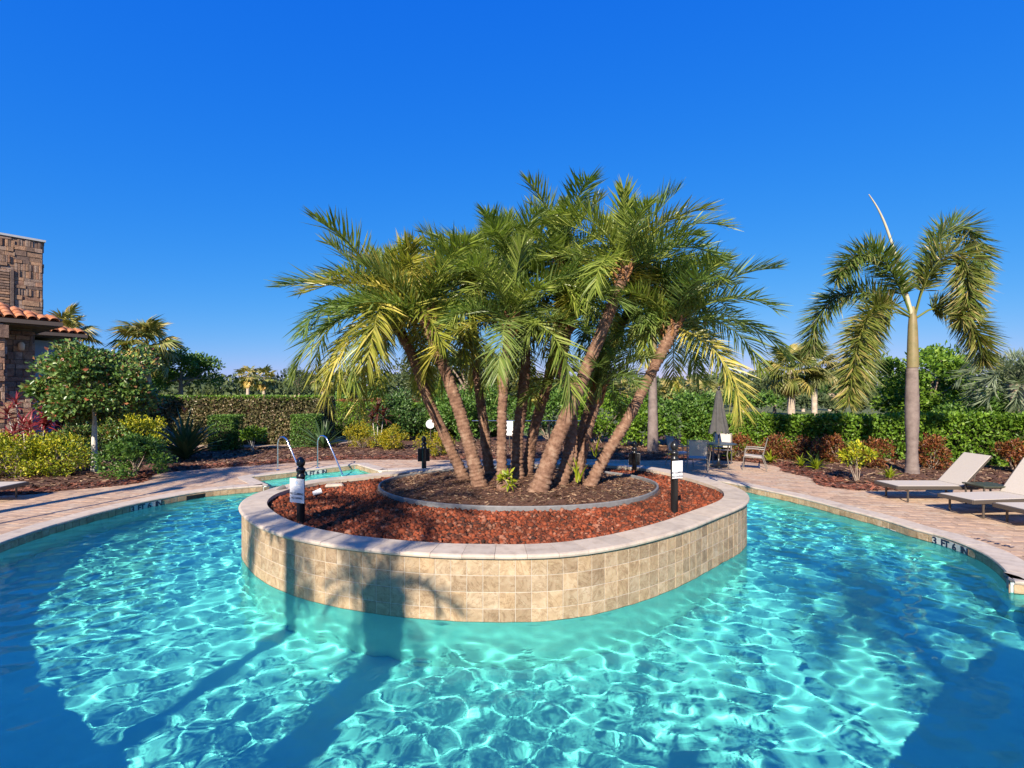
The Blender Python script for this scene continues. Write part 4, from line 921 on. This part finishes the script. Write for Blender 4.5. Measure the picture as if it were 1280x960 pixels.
# far wood on the horizon
n = 26000; a = rng.uniform(-1.05, 1.05, n); Y_ = rng.uniform(105, 150, n); X_ = np.tan(a) * 128 + rng.normal(0, 2, n); top = 3.0 + 2.6 * vnoise(X_ * .11, Y_ * 0, 6) + 2.2 * vnoise(X_ * .35, Y_ * .05, 7)
V_, F_ = leaf_cloud(np.c_[X_, Y_, rng.random(n) ** .7 * top], unit(rng.normal(0, 1, (n, 3)) + np.array([0, -.6, .6])), 1.3, .9)
o = mk('distant_wood', fast_mesh('distant_wood', V_, F_), M['lf_far'], None, 'stuff'); o['label'] = 'low dark wood along the far horizon'; o['category'] = 'wood'
hm = MB(); vs = [(0, 0, 5.4)]; fs = []
for r, (rad_, z_) in enumerate(((8, 4.9), (18, 3.3), (32, 1.4), (48, -.2))):
    for k in range(28): vs.append((rad_ * math.cos(k * math.tau / 28) * (1 + .1 * math.sin(5 * k)), rad_ * .5 * math.sin(k * math.tau / 28), z_ + .2 * math.sin(k * 2.2)))
for k in range(28):
    k2 = (k + 1) % 28; fs.append((0, 1 + k, 1 + k2)); [fs.append((1 + r * 28 + k, 1 + (r + 1) * 28 + k, 1 + (r + 1) * 28 + k2, 1 + r * 28 + k2)) for r in range(3)]
hm.add(vs, fs, True); ho = mk('hill', hm, surf('bare_hill', [(.16, .085, .06), (.24, .13, .09), (.13, .11, .06)], .4, .95, .5, .2), None, 'structure'); ho.location = gp(948, 205)

# ------------------------------------------------------------------ stone building on the left
bld = thing('stone_building', (-16, 18, 0), 'stone clad building with terracotta tile roof and square chimney', 'building'); B0 = Vector((-16, 18, 0))
U = Vector((.6, .8, 0)); NV = Vector((.8, -.6, 0)); K1 = Vector((-15.1, 17.1, 4.7)); ROT = Matrix.Rotation(math.atan2(.8, .6), 3, 'Z')
def bp(u, n, z, K=K1): return Vector((K.x, K.y, 0)) + U * u + NV * n + Vector((0, 0, z)) - B0
M['stone'] = surf('ledge_stone', [(.17, .12, .095), (.30, .22, .17), (.42, .32, .24)], 7, .9, .8, .02, [(.40, .40, .45), (.75, .66, .60), (1.1, .90, .72), (1.45, 1.15, .88), (.55, .5, .5), (1.3, 1.25, 1.2), (.8, .6, .5), (1.25, .95, .8)])
M['mortar'] = surf('mortar', [(.16, .14, .12), (.24, .21, .18)], 12, .95)
M['stucco'] = surf('pale_stucco', [(.42, .43, .44), (.50, .51, .52)], 6, .9, .2)
M['terracotta'] = surf('terracotta', [(.28, .105, .045), (.40, .165, .075), (.47, .24, .13)], 5, .8, .3, .006, [(.8, .75, .7), (1, 1, 1), (1.1, 1.0, .95), (.95, .85, .8)])
M['gutter'] = plain('bronze_gutter', (.10, .075, .055), .45); M['soffit'] = plain('soffit_board', (.11, .09, .07), .8)
def stone_face(parent, u0, u1, n, z0, z1, side=None, K=K1, soldier=False, rr=random.Random(3), sc=1.0):
    "ashlar blocks on the plane n (facing NV), or on the plane u=side facing U with n running u0..u1"
    z = z0
    while z < z1 - .03:
        h = rr.choice([.12, .16, .2, .26]) * sc; h = min(h, z1 - z); u = u0
        if soldier and z > z1 - .5: h = z1 - z
        while u < u1 - .02:
            w_ = rr.uniform(.09, .12) if (soldier and h > .34) else rr.uniform(.18, .5) * sc
            w_ = min(w_, u1 - u); d = rr.uniform(.05, .11)
            if side is None: c = bp(u + w_ / 2, n + d / 2 - .02, z + h / 2, K); sz = (w_ - .012, d, h - .012)
            else: c = bp(side + d / 2 - .02, u + w_ / 2, z + h / 2, K); sz = (d, w_ - .012, h - .012)
            mk('stone', MB().box(c, sz, ROT @ Matrix.Rotation(rr.uniform(-.02, .02), 3, 'Z'), .008), M['stone'], parent); u += w_
        z += h
def wallbox(name, u0, u1, n0, n1, z0, z1, mat, parent=None, K=K1):
    return mk(name, MB().box(bp((u0 + u1) / 2, (n0 + n1) / 2, (z0 + z1) / 2, K), (abs(u1 - u0), abs(n1 - n0), z1 - z0), ROT), mat, parent or bld)
wl = wallbox('wall', -7, -.45, -4.0, -1.3, 0, 4.5, M['mortar']); stone_face(wl, -3.4, -.45, -1.3, .9, 4.4)
stone_face(wl, -4.0, -1.3, 0, 1.6, 4.4, side=-.45)
cl = wallbox('column', -1.75, -1.35, -.35, .0, 0, 4.5, M['mortar']); stone_face(cl, -1.78, -1.32, 0, .8, 4.3); stone_face(cl, -.35, 0, 0, .8, 4.3, side=-1.35)
wallbox('capital', -1.85, -1.25, -.45, .12, 4.05, 4.45, M['stone'])
CU, CN, CZ = 2.36, -15.0, 10.5
ch = wallbox('chimney', CU - 3.6, CU, CN - 1.8, CN, 3.5, CZ, M['mortar'])
stone_face(ch, CU - 3.6, CU - 1.1, CN, 5.6, CZ - .02, soldier=True, sc=1.45); stone_face(ch, CU - 1.1, CU, CN, 5.6, CZ - .02, soldier=True, sc=1.45); stone_face(ch, CN - 1.8, CN, 0, 5.6, CZ - .02, side=CU, sc=1.45)
wallbox('chimney_cap', CU - 3.7, CU + .13, CN - 1.9, CN + .12, CZ, CZ + .11, M['stucco'], ch)
for q_ in (-1.55, -2.3):
    for k in range(13): mk('stone', MB().box(bp(CU + q_, CN + .07, 6.9 + .145 * k), (.5, .1, .105), ROT, .01), M['stone'], ch)
    mk('stone', MB().box(bp(CU + q_ + .35, CN + .075, 7.8), (.14, .11, 1.9), ROT, .01), M['stone'], ch)
def barrel(): # one barrel tile, length along +Y
    m = MB(); vs = []; fs = []
    for y, r in ((0, .135), (.42, .112)):
        for k in range(7):
            a_ = math.pi * k / 6; vs.append((r * math.cos(a_), y, r * math.sin(a_) * .8))
        for k in range(7):
            a_ = math.pi * k / 6; vs.append(((r - .018) * math.cos(a_), y, (r - .018) * math.sin(a_) * .8))
    for k in range(6):
        fs += [(k, k + 1, 15 + k, 14 + k), (7 + k + 1, 7 + k, 21 + k, 21 + k + 1), (k + 1, k, 7 + k, 7 + k + 1), (14 + k, 15 + k, 22 + k, 21 + k)]
    me = m.add(vs, [f[::-1] for f in fs], True).mesh('roof_tile'); me.materials.append(M['terracotta']); return me
BT = barrel(); PIT = R(21)
def roof(K, length, name='roof'):
    z0 = K.z; tp = math.tan(PIT); D = 4.0; m = MB()
    a, b, c, d = bp(0, 0, z0, K), bp(-length, 0, z0, K), bp(-length, -D, z0 + D * tp, K), bp(-D, -D, z0 + D * tp, K)
    e = bp(0, -2 * D, z0, K)
    m.add([a, b, c, d, e], [(0, 3, 2, 1), (0, 4, 3)]); o = mk(name, m, M['terracotta'], bld)
    up = (-NV * math.cos(PIT) + Vector((0, 0, math.sin(PIT)))); nr = up.cross(-U).normalized(); nr = nr if nr.z > 0 else -nr
    u = -.14
    while u > -length:
        L_ = min(-u, D) / math.cos(PIT); k = 0
        while k * .36 < L_ - .1:
            t_ = mk('roof_tile', BT, None, o); pos = bp(u, 0, z0, K) + up * (k * .36 - .06) + nr * (.015 + .004 * random.random()); x = U
            t_.matrix_local = Matrix.Translation(pos) @ Matrix((x, up, x.cross(up))).transposed().to_4x4(); k += 1
        u -= .27
    # end slope facing U, then hip caps
    up2 = (-U * math.cos(PIT) + Vector((0, 0, math.sin(PIT)))); n_ = -.14
    while n_ > -3.9:
        L_ = min(-n_, D) / math.cos(PIT); k = 0
        while k * .36 < L_ - .1:
            t_ = mk('roof_tile', BT, None, o); pos = bp(0, n_, z0, K) + up2 * (k * .36 - .06) + Vector((0, 0, .015)); x = up2.cross(Vector((0, 0, 1))).normalized()
            t_.matrix_local = Matrix.Translation(pos) @ Matrix((x, up2, x.cross(up2))).transposed().to_4x4(); k += 1
        n_ -= .27
    mk('gutter', MB().box(bp(-length / 2, .03, z0 - .10, K), (length + .12, .12, .13), ROT), M['gutter'], bld); mk('gutter', MB().box(bp(.03, -3.4, z0 - .10, K), (.12, 6.7, .13), ROT), M['gutter'], bld)
    mk('soffit', MB().box(bp(-length / 2, -2.0, z0 - .19, K), (length - .02, 3.9, .03), ROT), M['soffit'], bld)
roof(K1, 5.0); K2 = Vector((-17.5, 21.0, 4.72)); roof(K2, 4.0)
wallbox('wing_wall', -4, -.8, -4, -.75, 0, 4.4, M['stucco'], None, K2)
sc_ = mk('wall_sconce', MB().lathe(bp(-.75, -1.16, 3.75), [(.05, 0), (.08, .03), (.09, .2), (.04, .27)], 10), plain('sconce_glass', (.8, .55, .35), .3), bld)

# ------------------------------------------------------------------ furniture
M['frame'] = plain('taupe_frame', (.10, .082, .068), .4, .3); M['sling'] = surf('cream_sling', [(.44, .39, .325), (.50, .445, .38)], 40, .75, .3, .002, bscale=300); M['taupe'] = plain('grey_frame', (.22, .20, .18), .4, .3)
M['dkgreen'] = surf('dark_table_top', [(.035, .04, .025), (.06, .065, .04)], 10, .35, 0)
def lounger(loc, rz, label, back=47, group='chaise longues on the paving'):
    t_ = thing('chaise_longue', loc, label, 'lounger', group, rz); W2 = .34; z = .34; Ls = 1.12
    m = MB()
    for s in (-1, 1): m.box((Ls / 2, s * W2, z - .03), (Ls + .62, .035, .075), bev=.006)
    m.box((-.30 + .0, 0, z - .03), (.035, 2 * W2, .075), bev=.006); m.box((Ls + .30, 0, z - .03), (.035, 2 * W2, .06), bev=.006); m.box((Ls * .5, 0, z - .05), (.03, 2 * W2 - .04, .03))
    mk('frame', m, M['frame'], t_)
    a = R(back); Lb = .88
    mk('seat_sling', MB().box((Ls / 2 - .14, 0, z + .008), (Ls + .26, 2 * W2 - .02, .014), bev=.004), M['sling'], t_)
    rotb = Matrix.Rotation(-a, 3, 'Y'); c = Vector((Ls, 0, z + .012)) + rotb @ Vector((Lb / 2, 0, 0)); bk = mk('backrest', MB().box(c, (Lb, 2 * W2 - .03, .014), rotb, .004), M['sling'], t_)
    m = MB(); 
    for s in (-1, 1): m.box(c + Vector((0, s * (W2 - .012), 0)) + rotb @ Vector((0, 0, -.014)), (Lb, .026, .03), rotb)
    mk('backrest_frame', m, M['frame'], bk)
    p0 = Vector((Ls, 0, z)) + rotb @ Vector((Lb * .55, 0, -.02)); m = MB()
    for s in (-1, 1): m.tube([p0 + Vector((0, s * .25, 0)), (Ls + .28, s * .25, z - .03)], .011, 6)
    mk('prop', m, M['frame'], t_)
    for x in (-.06, Ls + .18):
        for s in (-1, 1): mk('leg', MB().box((x, s * (W2 - .02), (z - .06) / 2), (.035, .03, z - .06), bev=.005), M['frame'], t_)
    for s in (-1, 1): mk('wheel', MB().tube([(Ls + .24, s * (W2 + .02) - .015, .055), (Ls + .24, s * (W2 + .02) + .015, .055)], .055, 12), M['taupe'], t_)
    return t_
lounger((8.55, 11.3, .002), 0, 'cream chaise longue with raised back in front of the foxtail trunk')
lounger((8.85, 9.92, .002), R(8), 'cream chaise longue between two others, dappled with palm shade', 50)
lounger((9.1, 9.02, .002), R(2), 'cream chaise longue set closest to the pool coping on the right deck', 50)
lounger((-11.15, 11.15, .002), R(183), 'cream chaise longue on the left deck beside the croton bushes', 30)
t_ = thing('side_table', (9.86, 10.62, .002), 'low dark green-topped side table between two chaise longues', 'table')
mk('table_top', MB().box((0, 0, .44), (.62, .52, .03), bev=.008), M['dkgreen'], t_)
for sx in (-1, 1):
    for sy in (-1, 1): mk('leg', MB().box((sx * .26, sy * .21, .213), (.03, .03, .424), bev=.004), M['frame'], t_)
mk('apron', MB().box((0, 0, .405), (.50, .40, .03)), M['frame'], t_)

def patio_chair(loc, rz, label):
    t_ = thing('patio_chair', loc, label, 'chair', 'sling chairs round the patio table', rz)   # faces +Y
    rb_ = Matrix.Rotation(R(14), 3, 'X')
    mk('seat', MB().box((0, .02, .42), (.50, .48, .014), Matrix.Rotation(R(4), 3, 'X'), .004), M['sling'], t_)
    bc_ = Vector((0, -.30, .70)); mk('backrest', MB().box(bc_, (.50, .014, .46), rb_, .004), M['sling'], t_)
    mk('top_rail', MB().tube([(-.27, -.365, .94), (.27, -.365, .94)], .014, 6), M['taupe'], t_)
    for s in (-1, 1):
        x = s * .28
        mk('leg', MB().tube([(x, .30, 0), (x, .27, .38), (x, .22, .64)], .014, 6), M['taupe'], t_)
        mk('leg', MB().tube([(x, -.36, 0), (x, -.24, .40), (x, -.30, .66), (x, -.37, .95)], .014, 6), M['taupe'], t_)
        mk('armrest', MB().tube([(x, .24, .64), (x, .0, .655), (x, -.29, .64)], .018, 6), M['taupe'], t_)
        mk('side_rail', MB().tube([(x, .27, .40), (x, -.25, .385)], .012, 6), M['taupe'], t_)
    mk('cross_rail', MB().tube([(-.28, -.25, .385), (.28, -.25, .385)], .012, 6), M['taupe'], t_)
    return t_
TC = Vector((6.5, 16.1, .0))
patio_chair((5.52, 15.25, .0), R(-18), 'sling patio chair with its back turned to the pool')
patio_chair((5.35, 16.3, .0), R(-80), 'sling patio chair facing the table from beside the glossy shrub')
patio_chair((7.35, 15.55, .0), R(62), 'sling patio chair in profile on the deck side of the table')
patio_chair((7.0, 17.05, .0), R(155), 'sling patio chair behind the table facing the pool')
t_ = thing('patio_table', TC, 'dark round patio table holding the closed umbrella', 'table')
mk('table_top', MB().lathe((0, 0, .71), [(.50, 0), (.54, .008), (.54, .022), (.50, .03)], 28), M['dkgreen'], t_)
for k in range(4):
    a = k * math.pi / 2 + .4; mk('leg', MB().tube([(.42 * math.cos(a), .42 * math.sin(a), 0), (.34 * math.cos(a), .34 * math.sin(a), .4), (.40 * math.cos(a), .40 * math.sin(a), .715)], .016, 6), M['taupe'], t_)
t_ = thing('patio_umbrella', TC, 'closed charcoal market umbrella standing through the patio table', 'umbrella')
mk('pole', MB().tube([(0, 0, .0), (0, 0, 2.4)], .022, 8), M['frame'], t_); mk('base', MB().lathe((0, 0, 0), [(.26, 0), (.26, .05), (.06, .09), (.035, .3)], 20), M['black'], t_); mk('finial', MB().lathe((0, 0, 2.4), [(.02, 0), (.045, .03), (.04, .07), (.01, .1)], 10), M['black'], t_)
vs = []; fs = []; nn_ = 48
for i, (r_, z_) in enumerate(((.05, 2.40), (.07, 2.3), (.11, 2.05), (.155, 1.75), (.20, 1.45), (.245, 1.2), (.27, 1.08))):
    for k in range(nn_):
        a = math.tau * k / nn_; rr_ = r_ * (1 + .16 * math.cos(8 * a) + .10 * math.cos(16 * a + 1 + i * .2)) + (.012 * math.sin(3 * a + i)); vs.append((rr_ * math.cos(a + .06 * i), rr_ * math.sin(a + .06 * i), z_ - (.05 * math.cos(8 * a) if i == 6 else 0)))
for i in range(6):
    for k in range(nn_): k2 = (k + 1) % nn_; fs.append(((i + 1) * nn_ + k, (i + 1) * nn_ + k2, i * nn_ + k2, i * nn_ + k))
mk('canopy', MB().add(vs, fs, True), surf('charcoal_canvas', [(.055, .053, .052), (.085, .082, .08)], 8, .9, .2), t_)

# sign posts with ball finials
def sign_post(px, py_base, py_top, nrm, label, z0=.48, pw=.275, ph=.34, dz=0.0, writing=True):
    b = P(px, py_base, z0 + .02); h = CAM_H - (py_top - HY) / F * b.y - z0; t_ = thing('sign_post', (b.x, b.y, z0), label, 'sign', 'black sign posts round the planter')
    r = .055
    mk('post', MB().lathe((0, 0, 0), [(r, -.05), (r, h - .30), (r * 1.1, h - .295), (r * 1.1, h - .26), (r * .9, h - .25), (r * .9, h - .21), (r * 1.15, h - .205), (r * 1.15, h - .17), (r * .8, h - .155), (r * .62, h - .14)], 20), M['black'], t_)
    mk('finial', MB().lathe((0, 0, h - .14), [(r * .6, 0), (r * .95, .02), (r * 1.1, .055), (r * .95, .095), (r * .5, .128), (r * .1, .14)], 20), M['black'], t_)
    a = math.atan2(nrm[1], nrm[0]) + math.pi / 2; MM = Matrix.Translation((nrm[0] * (r + .012), nrm[1] * (r + .012), h - .30 - ph / 2 + dz)) @ Matrix.Rotation(a, 4, 'Z')
    pl = mk('sign_plate', MB().box((0, 0, 0), (pw, .008, ph), bev=.002), M['white'], t_); pl.matrix_local = MM
    bkp = mk('backing_plate', MB().box((0, .008, 0), (pw - .004, .006, ph - .004)), M['black'], t_); bkp.matrix_local = MM
    if writing:
        for tx, zz, sz in (('NO CLIMBING', -.045, .040), ('NO DIVING', -.105, .040)):
            o = mk('lettering', text_mesh(tx, sz, .0006, .02), M['ink'], pl); o.matrix_local = Matrix.Translation((0, -.0052, zz)) @ Matrix.Rotation(math.pi / 2, 4, 'X')
        em = MB().tube([(0, -.0046, .11), (0, -.0056, .11)], .024, 16, True, False); mk('emblem', em, plain('pale_blue_emblem', (.45, .58, .72), .5), pl)
        for zz, ww in ((.062, .15), (.04, .11)): mk('emblem_line', MB().box((0, -.0048, zz), (ww, .0014, .008)), plain('pale_blue_line', (.5, .6, .72), .5), pl)
    return t_
sign_post(376, 655, 571, Vector((-.42, -.91)), 'black sign post with white plate on the shaded left side of the planter')
sign_post(843, 642, 551, Vector((.40, -.92)), 'black sign post with white plate on the sunny right side of the planter', ph=.27, pw=.2)
sign_post(530, 590, 545, Vector((-.25, .97)), 'black sign post showing its dark back, behind the left palm trunks', pw=.28, ph=.30)
sign_post(793, 590, 551, Vector((.2, .98)), 'black sign post showing its dark back, beside the right leaning trunk', pw=.26, ph=.28)
for px, py, rz, lb in ((398, 618, .5, 'white uplight lying in the lava rock behind the left sign post'), (352, 614, 1.2, 'grey uplight tucked in the shaded left curve of the planter')):
    g = P(px, py, .56); t_ = thing('garden_uplight', g, lb, 'lamp', rz=rz)
    mk('housing', MB().tube([(-.09, 0, .02), (.02, 0, .05), (.05, 0, .06)], [.04, .05, .055], 12), M['white'] if px > 380 else M['taupe'], t_); mk('lens', MB().tube([(.05, 0, .06), (.058, 0, .062)], .046, 12), M['taupe'], t_); mk('stake', MB().tube([(0, 0, .03), (0, 0, -.12)], .01, 5), M['black'], t_)
g = P(418, 607, .56); t_ = tag(mk('flat_rock', MB().box((g.x, g.y, .56), (.34, .16, .07), Matrix.Rotation(.3, 3, 'Z'), .03), M['coping']), 'flat pale stone lying on the lava rock near the back curve', 'stone')

# handrails at the step alcove
for bx_, by_, lb in ((-7.05, 15.4, 'steel handrail at the alcove steps, the one behind the left sign post'), (-6.02, 15.85, 'steel handrail at the alcove steps, the one in front of the squared shrub')):
    t_ = thing('handrail', (bx_, by_, 0), lb, 'handrail', 'steel handrails at the pool steps')
    mk('tube', MB().tube([(0, 0, 0), (0, 0, .82), (.03, -.01, .93), (.10, -.03, .99), (.20, -.06, 1.0), (.30, -.10, .95), (.36, -.13, .86), (.62, -.25, .38), (.98, -.40, -.32)], .024, 10), M['chrome'], t_)
    mk('flange', MB().lathe((0, 0, .0), [(.06, .008), (.06, .016), (.035, .03)], 14), M['chrome'], t_)

# small things behind the clump
g = bz(gp(538, 19.6)); t_ = thing('pool_clock', g, 'round white clock on a thin post behind the left palm trunks', 'clock'); zc = zh(530, 19.6) - g.z
mk('post', MB().tube([(0, .03, -.05), (0, .03, zc)], .018, 6), M['frame'], t_); mk('dial', MB().tube([(0, .012, zc), (0, -.02, zc)], .17, 24, True, False), M['white'], t_)
mk('hand', MB().box((-.02, -.022, zc + .02), (.10, .003, .014), Matrix.Rotation(.5, 3, 'Y')), M['taupe'], t_)
t_ = thing('rail_fence', gp(590, 21.6), 'thin white horizontal rail on dark posts behind the palm trunks', 'fence'); x1 = gp(745, 21.6).x - gp(590, 21.6).x; zr = zh(526, 21.6)
mk('rail', MB().tube([(0, 0, zr), (x1, 0, zr)], .017, 8), M['chrome'], t_)
for k in range(4): mk('post', MB().tube([(x1 * (k + .25) / 3.6, .04, 0), (x1 * (k + .25) / 3.6, .04, zr + .02)], .03, 8), M['black'], t_)
t_ = thing('notice_board', bz(gp(637, 20.6)), 'white upright panel seen between two palm trunks', 'sign'); mk('panel', MB().box((0, 0, zh(538, 20.6)), (.27, .02, .58), bev=.004), M['white'], t_); mk('post', MB().tube([(0, .025, -.05), (0, .025, zh(538, 20.6))], .025, 8), M['frame'], t_)

# ------------------------------------------------------------------ things standing behind the camera that throw the shadows seen in the picture
def shade_palm(base, h, nf, Lsc, label, r=.11, lean=(0, 0), boots=.25):
    t_ = thing('garden_palm', base, label, 'palm', 'palms on the near deck behind the viewer'); top = Vector((lean[0], lean[1], h))
    mk('trunk', trunk_mesh([Vector((0, 0, -.1)), Vector((lean[0] * .3, lean[1] * .3, h * .4)), Vector((lean[0] * .7, lean[1] * .7, h * .75)), top], r * 1.1, r, 8, .05, 1, 12, .2, boots, .05), M['date_trunk'], t_)
    for k in range(nf):
        f = (k + .5) / nf; o = mk('frond', DATE['mid' if f < .6 else 'old'][k % 3], None, t_); o.color = (1, 1, 1, 1)
        o.matrix_local = Matrix.Translation(top) @ rot_frond(k * 2.4, R(75 - 95 * f), 0) @ Matrix.Scale(Lsc, 4)
shade_palm((-5.35, -2.0, 0), 7.0, 20, .95, 'slim palm on the near deck left of the viewer', .10)
shade_palm((-3.4, -.75, 0), 4.35, 13, .5, 'short stout palm on the near deck beside the slim one', .2, (-.05, .1), .5)
shade_palm((1.5, -4.6, 0), 6.75, 22, .85, 'palm on the near deck right of the viewer', .12)
shade_palm((-12.2, 3.4, 0), 7.4, 20, .8, 'palm standing beyond the left edge of the deck', .14)
t_ = thing('lamp_post', (-10.75, 4.3, 0), 'slim black lamp post on the left deck beyond view', 'lamp'); mk('pole', MB().lathe((0, 0, 0), [(.12, 0), (.12, .25), (.05, .35), (.042, 5.0)], 12), M['black'], t_); mk('lantern', MB().lathe((0, 0, 5.0), [(.08, 0), (.16, .35), (.19, .38), (.03, .55)], 12), M['black'], t_)
t_ = thing('camera_tripod', (0, -.42, 0), 'tall tripod with camera at the viewing place', 'tripod')
for k in range(3):
    a = math.tau * k / 3 + math.pi / 2 + math.pi; mk('leg', MB().tube([(.62 * math.cos(a), .62 * math.sin(a) - .15, 0), (0, 0, 1.95)], [.014, .022], 6), M['black'], t_)
mk('column', MB().tube([(0, 0, 1.85), (0, 0, 2.22)], .025, 8), M['black'], t_); mk('camera_body', MB().box((0, 0, 2.34), (.26, .16, .22), bev=.02), M['black'], t_)
